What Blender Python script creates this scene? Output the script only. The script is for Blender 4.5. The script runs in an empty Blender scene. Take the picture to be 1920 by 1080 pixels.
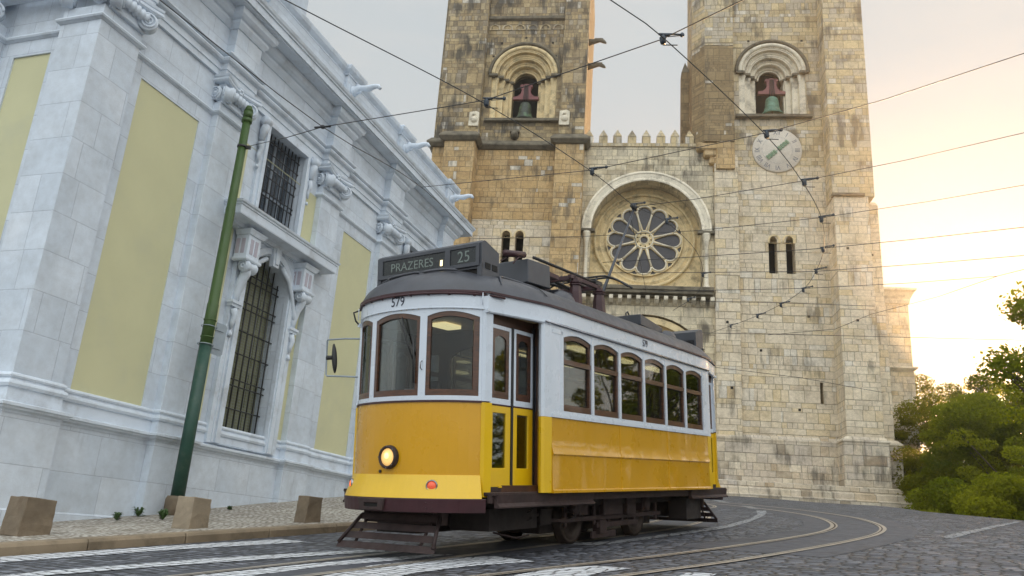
import bpy, math, random
import numpy as np
from mathutils import Vector, Matrix
from mathutils.geometry import tessellate_polygon
R_ = math.radians
PI = math.pi
scene = bpy.context.scene
COL = scene.collection
rnd = random.Random(7)

# ------------------------------------------------------------------ camera
FPX = 1540.0
def _n(v): v = np.array(v, float); return v/np.linalg.norm(v)
UPC = _n([340, -4910, FPX])
_z = np.array([0, 0, 1.]); _y = _n(_z-(_z@UPC)*UPC); _x = np.cross(_y, UPC)
RC = np.array([_x, _y, UPC])
cam_d = bpy.data.cameras.new('camera'); cam = bpy.data.objects.new('camera', cam_d); COL.objects.link(cam)
cx_, cy_, cz_ = RC@np.array([1, 0, 0]), RC@np.array([0, -1, 0]), RC@np.array([0, 0, -1])
cam.matrix_world = Matrix([[cx_[i], cy_[i], cz_[i], 0] for i in range(3)]+[[0, 0, 0, 1]])
cam_d.sensor_fit = 'HORIZONTAL'; cam_d.sensor_width = 36; cam_d.lens = 36*FPX/1920
cam_d.clip_start = 0.05; cam_d.clip_end = 5000
scene.camera = cam

# ------------------------------------------------------------------ light
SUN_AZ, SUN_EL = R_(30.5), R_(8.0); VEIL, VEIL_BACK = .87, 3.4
scene.view_settings.view_transform = 'Standard'; scene.view_settings.look = 'None'
scene.view_settings.exposure = 1.02; scene.view_settings.gamma = 1
w = bpy.data.worlds.new('World'); scene.world = w; w.use_nodes = True
wt = w.node_tree; wt.nodes.clear()
sky = wt.nodes.new('ShaderNodeTexSky'); sky.sky_type = 'NISHITA'; sky.sun_disc = False
sky.sun_elevation = SUN_EL; sky.sun_rotation = SUN_AZ
sky.air_density = 1.0; sky.dust_density = 2.5; sky.ozone_density = 1.0; sky.altitude = 30
bg = wt.nodes.new('ShaderNodeBackground'); bg.inputs['Strength'].default_value = 0.12
wo = wt.nodes.new('ShaderNodeOutputWorld')
def wn(typ, ins=None, **kw):
    n = wt.nodes.new('ShaderNode'+typ)
    for k, v in kw.items(): setattr(n, k, v)
    for k, v in (ins or {}).items():
        if isinstance(v, bpy.types.NodeSocket): wt.links.new(v, n.inputs[k])
        else: n.inputs[k].default_value = v
    return n
# thin high cloud veil over the clear sky
tc = wn('TexCoord').outputs['Generated']
sepw = wn('SeparateXYZ', {0: tc})
zz = wn('Math', {0: sepw.outputs[2], 1: .12}, operation='ADD').outputs[0]; zz = wn('Math', {0: zz, 1: .1}, operation='MAXIMUM').outputs[0]
pv = wn('VectorMath', {0: tc, 1: wn('CombineXYZ', {0: zz, 1: zz, 2: 1.0}).outputs[0]}, operation='DIVIDE').outputs[0]
cn = wn('TexNoise', {'Vector': wn('Mapping', {'Vector': pv, 'Scale': (.55, 1.5, 1)}).outputs[0], 'Scale': 1.2, 'Detail': 8, 'Roughness': .62}).outputs[0]
cf = wn('MapRange', {0: cn, 1: .46, 2: .70, 3: 0.0, 4: .9}).outputs[0]
backz = wn('MapRange', {0: sepw.outputs[2], 1: 0.0, 2: 1.0, 3: .40 * VEIL_BACK, 4: 1.35 * VEIL_BACK}).outputs[0]  # veil made brighter behind the camera, added fill light for the facades
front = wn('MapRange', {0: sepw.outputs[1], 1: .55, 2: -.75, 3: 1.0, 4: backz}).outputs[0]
capc = wn('CombineXYZ', {i: wn('MapRange', {0: sepw.outputs[2], 1: .16, 2: .52, 3: a, 4: b}).outputs[0] for i, (a, b) in enumerate(((8.2, 2.4), (5.6, 2.7), (3.6, 2.95)))}).outputs[0]
capn = wn('VectorMath', {0: sky.outputs[0], 1: capc}, operation='MINIMUM').outputs[0]
veil = wn('Mix', {0: cf, 6: (2.62, 2.82, 2.92, 1), 7: (3.3, 3.2, 3.05, 1)}, data_type='RGBA').outputs[2]
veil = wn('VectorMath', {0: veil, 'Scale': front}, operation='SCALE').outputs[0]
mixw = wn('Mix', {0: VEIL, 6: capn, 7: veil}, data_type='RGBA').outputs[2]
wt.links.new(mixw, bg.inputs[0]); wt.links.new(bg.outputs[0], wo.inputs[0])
sd = bpy.data.lights.new('sun', 'SUN'); sd.energy = 3.6; sd.angle = R_(0.5); sd.color = (1, .64, .32)
sun = bpy.data.objects.new('sun', sd); COL.objects.link(sun)
sdir = Vector((math.sin(SUN_AZ)*math.cos(SUN_EL), math.cos(SUN_AZ)*math.cos(SUN_EL), math.sin(SUN_EL)))
sun.rotation_euler = sdir.to_track_quat('Z', 'Y').to_euler()

# ------------------------------------------------------------------ frames
def ray(x, y): return _n(RC@np.array([x-960, y-540, FPX]))
TU = ray(2000, 900); TW = _n([TU[1], -TU[0], 0]); TN = np.cross(TW, TU); TF = -TU
TO = ray(1034.8, 923.7)*9.7-TF*2.555-TW*1.17-TN*0.70          # tram origin at rail level
TRAM_M = Matrix([[TF[i], TW[i], TN[i], TO[i]] for i in range(3)]+[[0, 0, 0, 1]])
def tloc(p): q = np.asarray(p)-TO; return np.array([q@TF, q@TW, q@TN])
def twor(l): return TO+TF*l[0]+TW*l[1]+TN*l[2]
CN = _n([.947, -.32, 0]); CD = np.array([-CN[1], CN[0], 0]); CHO = -CN*10.5
CH_M = Matrix([[CD[i], -CN[i], (0, 0, 1)[i], CHO[i]] for i in range(3)]+[[0, 0, 0, 1]])
FN = _n([.1312, .9914, 0]); FD = np.array([FN[1], -FN[0], 0]); FO = FN*46.8
CA_M = Matrix([[FD[i], FN[i], (0, 0, 1)[i], FO[i]] for i in range(3)]+[[0, 0, 0, 1]])
def sstep(a, b, x): t = min(1, max(0, (x-a)/(b-a))); return t*t*(3-2*t)
def crest(y): return 12.0 if y < 24 else 12.0+(y-24)*0.275
def zg(x, y):
    z = TO[2]-((x-TO[0])*TN[0]+(y-TO[1])*TN[1])/TN[2]
    z -= .0055*max(0, x-8)**2*sstep(22, 40, y)
    d = x-crest(y)
    if d > 0: z -= .45*d*d/(1+.5*d)
    if y > 60: z -= 0.08*(y-60)
    return max(z, -9)
def hit_ground(x, y, up=0.0):
    d = ray(x, y); t = 2.0
    while t < 80:
        p = d*t
        if p[2] < zg(p[0], p[1])+up: return p
        t += .02
    return p
def plane_hit(x, y, h):                    # point on the plane h above the rails
    d = ray(x, y); o = TO+TN*h; return d*((o@TN)/(d@TN))

# ------------------------------------------------------------------ scene helpers
def tag(o, label=None, cat=None, group=None, kind=None):
    for k, v in (('label', label), ('category', cat), ('group', group), ('kind', kind)):
        if v: o[k] = v
    return o
def thing(name, label, cat, mat=None, loc=None, rz=0, group=None):
    o = bpy.data.objects.new(name, None); COL.objects.link(o); o.empty_display_size = .2
    if mat is not None: o.matrix_world = mat
    if loc is not None: o.location = loc; o.rotation_euler = (0, 0, rz)
    return tag(o, label, cat, group)
def copy_tree(o, parent=None):
    c = o.copy(); COL.objects.link(c); c.parent = parent
    for ch in list(o.children): copy_tree(ch, c)
    return c
class MB:
    def __init__(s): s.v = []; s.f = []; s.sm = []
    def add(s, vs, fs, smooth=False, xf=None):
        b = len(s.v)
        if xf: vs = [xf(p) for p in vs]
        s.v += [tuple(p) for p in vs]; s.f += [tuple(i+b for i in f) for f in fs]; s.sm += [smooth]*len(fs); return s
    def box(s, x0, x1, y0, y1, z0, z1, xf=None):
        v = [(x, y, z) for x in (x0, x1) for y in (y0, y1) for z in (z0, z1)]
        return s.add(v, [(0, 1, 3, 2), (4, 6, 7, 5), (0, 4, 5, 1), (2, 3, 7, 6), (0, 2, 6, 4), (1, 5, 7, 3)], False, xf)
    def prism(s, poly, a, b, ax='y', xf=None, holes=()):
        """polygon given in the two other axes, extruded a..b along ax"""
        loops = [list(poly)]+[list(h) for h in holes]
        flat = [p for l in loops for p in l]
        def area(l): return sum(l[i][0]*l[(i+1) % len(l)][1]-l[(i+1) % len(l)][0]*l[i][1] for i in range(len(l)))
        if len(loops) == 1 and len(poly) <= 4: tris = [tuple(range(len(poly)))]
        else: tris = tessellate_polygon([[Vector((p[0], p[1], 0)) for p in l] for l in loops])
        put = {'y': lambda p, t: (p[0], t, p[1]), 'x': lambda p, t: (t, p[0], p[1]), 'z': lambda p, t: (p[0], p[1], t)}[ax]
        n = len(flat); vs = [put(p, a) for p in flat]+[put(p, b) for p in flat]; fs = []
        for t in tris:
            fs.append(tuple(t)); fs.append(tuple(i+n for i in reversed(t)))
        o = 0
        for l in loops:
            m = len(l)
            for i in range(m): j = (i+1) % m; fs.append((o+i, o+j, o+j+n, o+i+n))
            o += m
        return s.add(vs, fs, False, xf)
    def tube(s, pts, r, seg=8, cap=True, smooth=True, xf=None, close=False):
        P = [Vector(p) for p in pts]; n = len(P); rr = r if hasattr(r, '__len__') else [r]*n
        vs = []; fs = []; prev = None
        for i, p in enumerate(P):
            t = (P[(i+1) % n]-P[i-1]) if close else (P[min(i+1, n-1)]-P[max(i-1, 0)])
            t.normalize()
            if prev is None:
                a = Vector((0, 0, 1)) if abs(t.z) < .9 else Vector((1, 0, 0)); u = t.cross(a).normalized()
            else: u = (prev-t*prev.dot(t)).normalized()
            prev = u; v = t.cross(u)
            for k in range(seg):
                q = 2*PI*k/seg; vs.append(p+(u*math.cos(q)+v*math.sin(q))*rr[i])
        for i in range(n if close else n-1):
            for k in range(seg):
                k2 = (k+1) % seg; j = (i+1) % n; fs.append((i*seg+k, i*seg+k2, j*seg+k2, j*seg+k))
        if cap and not close: fs.append(tuple(range(seg))[::-1]); fs.append(tuple((n-1)*seg+k for k in range(seg)))
        return s.add(vs, fs, smooth, xf)
    def lathe(s, prof, seg=24, axis='z', at=(0, 0, 0), smooth=True, xf=None, a0=0, a1=2*PI):
        n = len(prof); full = abs(a1-a0-2*PI) < 1e-6; m = seg if full else seg+1; vs = []; fs = []
        for k in range(m):
            q = a0+(a1-a0)*k/seg; c, d = math.cos(q), math.sin(q)
            for r, z in prof:
                p = {'z': (r*c, r*d, z), 'y': (r*c, z, r*d), 'x': (z, r*c, r*d)}[axis]
                vs.append((p[0]+at[0], p[1]+at[1], p[2]+at[2]))
        for k in range(seg):
            k2 = (k+1) % m
            for i in range(n-1): fs.append((k*n+i, k2*n+i, k2*n+i+1, k*n+i+1))
        return s.add(vs, fs, smooth, xf)
    def sweep(s, path, prof, xf=None, close_prof=True, smooth=False):
        """plan path (x,y) travelled with the outside on its right; prof (out,z) ring"""
        n = len(path); m = len(prof); vs = []; fs = []
        nr = []
        for i in range(n-1):
            dx, dy = path[i+1][0]-path[i][0], path[i+1][1]-path[i][1]; L = math.hypot(dx, dy); nr.append((dy/L, -dx/L))
        for i in range(n):
            a = nr[max(0, i-1)]; b = nr[min(n-2, i)]
            k = 1+a[0]*b[0]+a[1]*b[1]; mx, my = (a[0]+b[0])/k, (a[1]+b[1])/k
            for o, z in prof: vs.append((path[i][0]+mx*o, path[i][1]+my*o, z))
        for i in range(n-1):
            for j in range(m if close_prof else m-1):
                j2 = (j+1) % m; fs.append((i*m+j, i*m+j2, (i+1)*m+j2, (i+1)*m+j))
        if close_prof: fs.append(tuple(range(m))[::-1]); fs.append(tuple((n-1)*m+j for j in range(m)))
        return s.add(vs, fs, smooth, xf)
    def shell(s, pts, zlo, zhi, o0, o1, o1lo=None, xf=None, smooth=False):
        """solid strip standing along plan points; thickness from o0 to o1 (right side of travel)"""
        n = len(pts); nr = []
        for i in range(n-1):
            dx, dy = pts[i+1][0]-pts[i][0], pts[i+1][1]-pts[i][1]; L = math.hypot(dx, dy) or 1; nr.append((dy/L, -dx/L))
        vs = []; fs = []
        for i in range(n):
            a = nr[max(0, i-1)]; b = nr[min(n-2, i)]; k = 1+a[0]*b[0]+a[1]*b[1]; mx, my = (a[0]+b[0])/k, (a[1]+b[1])/k
            zl = zlo[i] if hasattr(zlo, '__len__') else zlo; zh = zhi[i] if hasattr(zhi, '__len__') else zhi
            ol = o1 if o1lo is None else o1lo
            il = o0 if o1lo is None else o0+(o1lo-o1)
            x, y = pts[i]
            vs += [(x+mx*il, y+my*il, zl), (x+mx*ol, y+my*ol, zl), (x+mx*o1, y+my*o1, zh), (x+mx*o0, y+my*o0, zh)]
        for i in range(n-1):
            for j in range(4): j2 = (j+1) % 4; fs.append((i*4+j, i*4+j2, i*4+4+j2, i*4+4+j))
        fs.append((3, 2, 1, 0)); e = 4*(n-1); fs.append((e, e+1, e+2, e+3))
        return s.add(vs, fs, smooth, xf)
    def build(s, name, mat, parent=None, bevel=0, uv='box', label=None, seg=1, normals=True):
        me = bpy.data.meshes.new(name); me.from_pydata([tuple(map(float, p)) for p in s.v], [], s.f)
        me.polygons.foreach_set('use_smooth', s.sm)
        me.update()
        if normals:
            import bmesh
            bm = bmesh.new(); bm.from_mesh(me); bmesh.ops.recalc_face_normals(bm, faces=bm.faces[:]); bm.to_mesh(me); bm.free()
        ul = me.uv_layers.new(name='UVMap')
        nl = len(me.loops); vi = np.empty(nl, int); me.loops.foreach_get('vertex_index', vi)
        co = np.empty(len(me.vertices)*3); me.vertices.foreach_get('co', co); co = co.reshape(-1, 3)
        fn = np.empty(len(me.polygons)*3); me.polygons.foreach_get('normal', fn); fn = np.abs(fn.reshape(-1, 3))
        lt = np.empty(len(me.polygons), int); me.polygons.foreach_get('loop_total', lt)
        pn = np.repeat(fn, lt, axis=0); c = co[vi]; UVs = np.empty((nl, 2))
        top = (pn[:, 2] > .75); sx = (~top) & (pn[:, 0] > pn[:, 1]); fr = ~(top | sx)
        UVs[top] = c[top][:, :2]; UVs[sx] = c[sx][:, 1:]; UVs[fr] = c[fr][:, [0, 2]]
        ul.data.foreach_set('uv', UVs.ravel())
        if mat: me.materials.append(mat)
        o = bpy.data.objects.new(name, me); COL.objects.link(o)
        if parent is not None: o.parent = parent
        if bevel:
            m = o.modifiers.new('b', 'BEVEL'); m.width = bevel; m.segments = seg; m.limit_method = 'ANGLE'; m.angle_limit = R_(40)
        if label: o['label'] = label
        return o
def arc(cx, cz, r, a0=0, a1=PI, n=16, ry=None):
    ry = ry or r
    return [(cx+r*math.cos(a0+(a1-a0)*i/n), cz+ry*math.sin(a0+(a1-a0)*i/n)) for i in range(n+1)]
def arch_poly(x0, x1, z0, zs, n=14, ry=None):
    c = (x0+x1)/2; r = (x1-x0)/2
    return [(x0, z0), (x1, z0)]+arc(c, zs, r, 0, PI, n, ry)
def rect(x0, x1, z0, z1): return [(x0, z0), (x1, z0), (x1, z1), (x0, z1)]
def text_mb(txt, size, depth=.004, sx=1.0):
    cu = bpy.data.curves.new('t', 'FONT'); cu.body = txt; cu.size = size; cu.extrude = depth/2; cu.align_x = 'CENTER'; cu.align_y = 'CENTER'; cu.resolution_u = 4
    ob = bpy.data.objects.new('t', cu); COL.objects.link(ob)
    dg = bpy.context.evaluated_depsgraph_get(); me = bpy.data.meshes.new_from_object(ob.evaluated_get(dg))
    vs = [(v.co.x*sx, v.co.y, v.co.z) for v in me.vertices]; fs = [tuple(p.vertices) for p in me.polygons]
    bpy.data.objects.remove(ob); bpy.data.curves.remove(cu); bpy.data.meshes.remove(me); return vs, fs

# ------------------------------------------------------------------ materials
def lin(r, g, b): f = lambda c: (c/255/12.92 if c/255 <= .04045 else ((c/255+.055)/1.055)**2.4); return (f(r), f(g), f(b), 1)
class NT:
    def __init__(s, name):
        s.m = bpy.data.materials.new(name); s.m.use_nodes = True; s.t = s.m.node_tree; s.t.nodes.clear()
        s.out = s.t.nodes.new('ShaderNodeOutputMaterial')
        s.b = s.t.nodes.new('ShaderNodeBsdfPrincipled'); s.t.links.new(s.b.outputs[0], s.out.inputs[0])
    def node(s, typ, ins=None, **kw):
        n = s.t.nodes.new('ShaderNode'+typ)
        for k, v in kw.items(): setattr(n, k, v)
        for k, v in (ins or {}).items(): s.set(n.inputs[k], v)
        return n
    def set(s, sock, v):
        if isinstance(v, bpy.types.NodeSocket): s.t.links.new(v, sock)
        else: sock.default_value = v
    def m_(s, op, a, b=0, c=0): n = s.node('Math', {0: a, 1: b, 2: c}, operation=op); return n.outputs[0]
    def uv(s): return s.node('UVMap').outputs[0]
    def obj(s): return s.node('TexCoord').outputs['Object']
    def noise(s, vec, scale, detail=4, rough=.55, out=0, dim='3D'):
        n = s.node('TexNoise', {'Scale': scale, 'Detail': detail, 'Roughness': rough}, noise_dimensions=dim)
        if vec is not None: s.set(n.inputs['Vector'], vec)
        return n.outputs[out]
    def ramp(s, fac, stops, interp='LINEAR'):
        n = s.node('ValToRGB', {0: fac}); cr = n.color_ramp; cr.interpolation = interp
        while len(cr.elements) < len(stops): cr.elements.new(.5)
        for e, (p, c) in zip(cr.elements, stops): e.position = p; e.color = c if hasattr(c, '__len__') else (c, c, c, 1)
        return n.outputs[0]
    def mix(s, fac, a, b, mode='MIX'):
        n = s.node('Mix', data_type='RGBA', blend_type=mode); s.set(n.inputs[0], fac); s.set(n.inputs[6], a); s.set(n.inputs[7], b); return n.outputs[2]
    def map01(s, v, a, b, c=0, d=1): n = s.node('MapRange', {0: v, 1: a, 2: b, 3: c, 4: d}); return n.outputs[0]
    def fin(s, col=None, rough=None, bump=None, bstr=.3, bdist=.01, **kw):
        if col is not None: s.set(s.b.inputs['Base Color'], col)
        if rough is not None: s.set(s.b.inputs['Roughness'], rough)
        for k, v in kw.items(): s.set(s.b.inputs[k.replace('_', ' ')], v)
        if bump is not None:
            n = s.node('Bump', {'Strength': bstr, 'Distance': bdist, 'Height': bump}); s.t.links.new(n.outputs[0], s.b.inputs['Normal'])
        return s.m
def masonry(name, bh, bwlo, bwhi, stops, mortar, mw=.015, rough=.85, cluster=.25, cscale=.35, mottle=.25, bump=.6, white=None, stain=None, warp=.02, uneven=.9):
    t = NT(name); uvn = t.uv(); sep = t.node('SeparateXYZ', {0: uvn})
    wn = t.noise(uvn, 2.2, 2); wv = t.m_('MULTIPLY', t.m_('SUBTRACT', wn, .5), warp*2)
    u = t.m_('ADD', sep.outputs[0], wv); v = t.m_('ADD', sep.outputs[1], wv)
    if uneven: v = t.m_('ADD', v, t.m_('MULTIPLY', t.m_('SUBTRACT', t.node('TexNoise', {'W': t.m_('MULTIPLY', v, .9), 'Scale': 1.0, 'Detail': 1.0}, noise_dimensions='1D').outputs[0], .5), uneven))
    vr = t.m_('DIVIDE', v, bh); row = t.m_('FLOOR', vr); fv = t.m_('FRACT', vr)
    h1 = t.node('TexWhiteNoise', {'W': row}, noise_dimensions='1D').outputs[0]
    h2 = t.node('TexWhiteNoise', {'W': t.m_('ADD', row, 37.7)}, noise_dimensions='1D').outputs[0]
    bw = t.map01(h1, 0, 1, bwlo, bwhi)
    ur = t.m_('ADD', t.m_('DIVIDE', u, bw), t.m_('MULTIPLY', h2, 9.3)); col = t.m_('FLOOR', ur); fu = t.m_('FRACT', ur)
    # half of the stones are split again so lengths vary inside a course
    idv = t.node('CombineXYZ', {0: col, 1: row, 2: 0}).outputs[0]
    wnz = t.node('TexWhiteNoise', {'Vector': idv}, noise_dimensions='3D'); sp = t.m_('GREATER_THAN', wnz.outputs[0], .55)
    half = t.m_('MULTIPLY', sp, t.m_('FLOOR', t.m_('MULTIPLY', fu, 2)))
    fu2 = t.m_('FRACT', t.m_('MULTIPLY', fu, 2)); fuu = t.m_('ADD', t.m_('MULTIPLY', sp, fu2), t.m_('MULTIPLY', t.m_('SUBTRACT', 1, sp), fu))
    wid = t.m_('DIVIDE', bw, t.m_('ADD', 1, sp))
    id2 = t.node('CombineXYZ', {0: t.m_('ADD', col, t.m_('MULTIPLY', half, .5)), 1: row, 2: 3.1}).outputs[0]
    r2 = t.node('TexWhiteNoise', {'Vector': id2}, noise_dimensions='3D'); rc = t.node('SeparateColor', {0: r2.outputs[1]})
    du = t.m_('MULTIPLY', t.m_('MINIMUM', fuu, t.m_('SUBTRACT', 1, fuu)), wid)
    dv = t.m_('MULTIPLY', t.m_('MINIMUM', fv, t.m_('SUBTRACT', 1, fv)), bh)
    d = t.m_('MINIMUM', du, dv)
    rag = t.m_('MULTIPLY', t.m_('SUBTRACT', t.noise(uvn, 14, 3), .5), mw*1.6)
    edge = t.map01(t.m_('ADD', d, rag), mw*.5, mw*1.3, 0, 1)
    cl = t.noise(uvn, cscale, 3)
    key = t.m_('ADD', t.m_('MULTIPLY', rc.outputs[0], 1-cluster), t.m_('MULTIPLY', t.map01(cl, .3, .7), cluster))
    c = t.ramp(key, stops)
    if white is not None:                  # newer pale blocks, in patches
        bp_ = t.node('CombineXYZ', {0: t.m_('MULTIPLY', t.m_('FLOOR', t.m_('MULTIPLY', u, 1.4)), .7), 1: t.m_('MULTIPLY', row, bh), 2: 0}).outputs[0]
        wf = t.m_('MULTIPLY', t.m_('GREATER_THAN', t.m_('ADD', t.m_('MULTIPLY', rc.outputs[1], .55), t.m_('MULTIPLY', t.map01(t.noise(bp_, .5, 2), .35, .65), .45)), white[1]), .85)
        c = t.mix(wf, c, white[0])
    mot = t.noise(uvn, 6, 6, .65); c = t.mix(t.map01(mot, .35, .7, 0, mottle), c, t.mix(1.0, c, (.45, .42, .38, 1), 'MULTIPLY'))
    mot2 = t.noise(uvn, 1.1, 5, .6); c = t.mix(t.map01(mot2, .45, .75, 0, mottle*1.2), c, t.mix(1.0, c, (.5, .47, .42, 1), 'MULTIPLY'))
    if stain is not None:                  # black lichen streaks with a shape of their own
        sm = t.node('Mapping', {'Vector': uvn, 'Scale': (2.2, .35, 1)}).outputs[0]
        sn = t.m_('MULTIPLY', t.noise(sm, 1.0, 6, .7), t.noise(uvn, .5, 2))
        c = t.mix(t.map01(sn, stain[0], stain[0]+.1, 0, stain[1]), c, (.045, .042, .038, 1))
    c = t.mix(edge, t.mix(.6, c, mortar), c)
    hgt = t.m_('ADD', t.m_('MULTIPLY', edge, .7), t.m_('ADD', t.m_('MULTIPLY', rc.outputs[2], .4), t.m_('MULTIPLY', mot, .35)))
    return t.fin(c, rough, hgt, bump, .03)
def plain(name, col, rough=.6, var=.12, scale=3, bump=0, metal=0, coat=0, dirt=None, coords='obj', croug=.1):
    t = NT(name); v = t.obj() if coords == 'obj' else t.uv()
    n = t.noise(v, scale, 6, .6); c = t.mix(t.map01(n, .3, .7, 0, 1), tuple(x*(1-var) for x in col[:3])+(1,), tuple(min(1, x*(1+var)) for x in col[:3])+(1,))
    if dirt:
        n2 = t.noise(v, dirt[1], 5, .7); c = t.mix(t.map01(n2, .5, .72, 0, dirt[2]), c, dirt[0])
    r = t.map01(t.noise(v, scale*3, 3), .3, .7, max(0, rough-.08), min(1, rough+.08))
    kw = dict(Metallic=metal)
    if coat: kw['Coat_Weight'] = coat; kw['Coat_Roughness'] = croug
    return t.fin(c, r, n if bump else None, bump, .01, **kw)
CA_MORT = lin(104, 92, 74)
m_ochre = masonry('ochre stone', .37, .5, 1.1, [(.0, lin(177, 146, 104)), (.2, lin(205, 172, 121)), (.45, lin(217, 186, 136)), (.62, lin(201, 169, 121)), (.8, lin(214, 186, 142)), (.92, lin(185, 158, 115)), (1, lin(222, 202, 161))], CA_MORT, white=(lin(232, 224, 208), .83), mottle=.55, stain=(.28, .6), bump=.8)
m_upper = masonry('weathered upper stone', .33, .38, .95, [(.0, lin(121, 107, 85)), (.15, lin(166, 145, 110)), (.35, lin(198, 174, 131)), (.5, lin(154, 138, 111)), (.65, lin(205, 183, 140)), (.8, lin(173, 160, 139)), (.9, lin(138, 123, 99)), (1, lin(220, 200, 155))], lin(86, 78, 64), white=(lin(232, 224, 208), .83), mottle=.6, stain=(.245, .85), cluster=.2, bump=.9)
m_upper2 = masonry('pale upper stone', .34, .42, 1.05, [(.0, lin(168, 150, 120)), (.15, lin(209, 187, 146)), (.35, lin(221, 204, 168)), (.55, lin(194, 183, 165)), (.75, lin(225, 204, 159)), (.9, lin(184, 167, 134)), (1, lin(227, 219, 199))], CA_MORT, mottle=.45, stain=(.26, .7), cluster=.25, white=(lin(232, 224, 208), .81), bump=.8)
m_pale = masonry('pale limestone blocks', .40, .55, 1.4, [(.0, lin(205, 176, 135)), (.1, lin(229, 208, 167)), (.3, lin(236, 221, 194)), (.55, lin(226, 211, 186)), (.75, lin(237, 223, 197)), (.9, lin(222, 202, 165)), (1, lin(217, 205, 189))], CA_MORT, mottle=.5, stain=(.30, .55), cluster=.2, white=(lin(232, 224, 208), .79), bump=.8)
m_centre = masonry('cream centre stone', .36, .6, 1.2, [(.0, lin(176, 164, 142)), (.3, lin(218, 206, 180)), (.6, lin(236, 222, 190)), (.8, lin(206, 190, 158)), (1, lin(190, 182, 168))], CA_MORT, mottle=.45, stain=(.26, .75), cluster=.4, bump=.7)
m_base = masonry('stained base blocks', .40, .55, 1.3, [(.0, lin(183, 159, 127)), (.2, lin(222, 207, 182)), (.5, lin(208, 196, 179)), (.75, lin(229, 217, 194)), (.9, lin(168, 153, 131)), (1, lin(232, 226, 217))], lin(110, 102, 90), mottle=.5, stain=(.27, .65), cluster=.2, bump=.8)
m_turret = masonry('brown turret stone', .24, .4, .9, [(.0, lin(127, 108, 80)), (.35, lin(161, 139, 102)), (.6, lin(145, 126, 95)), (.85, lin(178, 154, 114)), (1, lin(140, 126, 101))], lin(84, 76, 62), mottle=.4, stain=(.3, .5), white=(lin(232, 224, 208), .89), bump=.8)
m_carv = plain('carved cream stone', lin(222, 200, 154), .8, .2, 2, .5, dirt=(lin(96, 86, 72), 1.6, .8))
m_carvw = plain('carved white stone', lin(226, 216, 194), .8, .15, 2, .4, dirt=(lin(110, 102, 90), 1.3, .8))
m_carvd = plain('blackened carved stone', lin(112, 104, 88), .85, .35, 2.5, .6, dirt=(lin(50, 46, 40), 1.5, .8))
m_dark = plain('dark interior', (.012, .011, .01, 1), .9)  # near-black colour standing in for unlit openings and shadow gaps
m_leadglass = plain('leaded glass', lin(62, 60, 64), .35, .3, 8, .3)
m_lime = masonry('white limestone slabs', .62, .9, 1.7, [(0, lin(190, 201, 213)), (.4, lin(214, 223, 233)), (.7, lin(202, 212, 223)), (1, lin(226, 232, 239))], lin(150, 156, 168), mw=.006, mottle=.26, uneven=0, warp=.003, bump=.25, cluster=.5, rough=.7, stain=(.36, .3))
m_limeplain = plain('white limestone carved', lin(208, 217, 227), .7, .07, 1.5, .15, dirt=(lin(150, 150, 150), 2.2, .5))
m_inlay = plain('pinkish marble inlay', lin(176, 170, 180), .7, .1, 3)
m_plaster = plain('pale yellow plaster', lin(200, 197, 158), .85, .05, .8, .1, dirt=(lin(184, 184, 158), .7, .5))
m_iron = plain('black iron bars', (.02, .02, .022, 1), .5, .3, 10)
m_shut = plain('olive shutter', lin(132, 132, 100), .6, .15, 3)
m_winglass = plain('old window glass', lin(60, 70, 82), .15, .3, 4)
m_winframe = plain('grey window frame', lin(150, 160, 172), .5, .1, 4)
m_roof = plain('grey roof paint', lin(68, 70, 77), .42, .18, 2.0, .05, dirt=(lin(66, 64, 66), 3, .6))
m_signgrey = plain('grey metal paint', lin(62, 65, 72), .38, .15, 2.5, .03)
m_yellow = plain('yellow gloss paint', (.60, .30, .001, 1), .3, .04, 1.2, .12, coat=.35, croug=.06)
m_yellows = plain('yellow side paint', (.58, .29, .001, 1), .3, .04, 1.2, .12, coat=.8, croug=.05, dirt=((.30, .17, .02, 1), 5, .12))
m_yellow2 = plain('bright and sky-lit yellow paint', (.72, .44, .003, 1), .35, .05, 1.5, .0, coat=.3, croug=.12)  # lighter yellow; on the flared apron the reflected sky is painted in
m_white = plain('white gloss paint', lin(204, 212, 222), .3, .03, 1.5, .0, coat=.5, croug=.1)
m_maroon = plain('maroon paint', lin(58, 26, 32), .42, .2, 3, .02)
m_maroond = plain('dirty maroon underframe', lin(50, 34, 32), .7, .35, 5, .2)
m_under = plain('black underframe grime', lin(36, 28, 25), .8, .4, 4, .3)
m_wheel = plain('steel wheel', lin(58, 48, 42), .5, .2, 6, .1, metal=.6)
m_rail = plain('polished rail steel', lin(176, 166, 154), .4, .2, 6, .1, metal=.35)
m_raild = plain('rusty rail groove', lin(70, 54, 44), .7, .3, 6, .1, metal=.3)
m_black = plain('black rubber', (.015, .015, .016, 1), .5)
m_greenlt = plain('light green pole paint', lin(60, 86, 36), .5, .15, 2, .05, dirt=(lin(60, 80, 40), 2, .5))
m_greendk = plain('dark green pole paint', lin(38, 74, 62), .5, .2, 3, .05, dirt=(lin(90, 96, 80), 6, .4))
m_steel = plain('galvanised steel', lin(150, 160, 168), .5, .1, 5, .05, metal=.4)
m_wire = plain('wire', (.02, .02, .022, 1), .5)
m_fit = plain('insulator fitting', lin(48, 58, 68), .5, .2, 8)
m_bronze = plain('patinated bell bronze', lin(92, 128, 108), .55, .35, 3, .2, dirt=(lin(40, 62, 52), 2, .8))
m_bronzed = plain('dark bell bronze', lin(58, 66, 56), .5, .3, 3, .2, dirt=(lin(120, 160, 110), 2.2, .8))
m_yoke = plain('red yoke wood', lin(132, 84, 84), .7, .2, 4)
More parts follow.
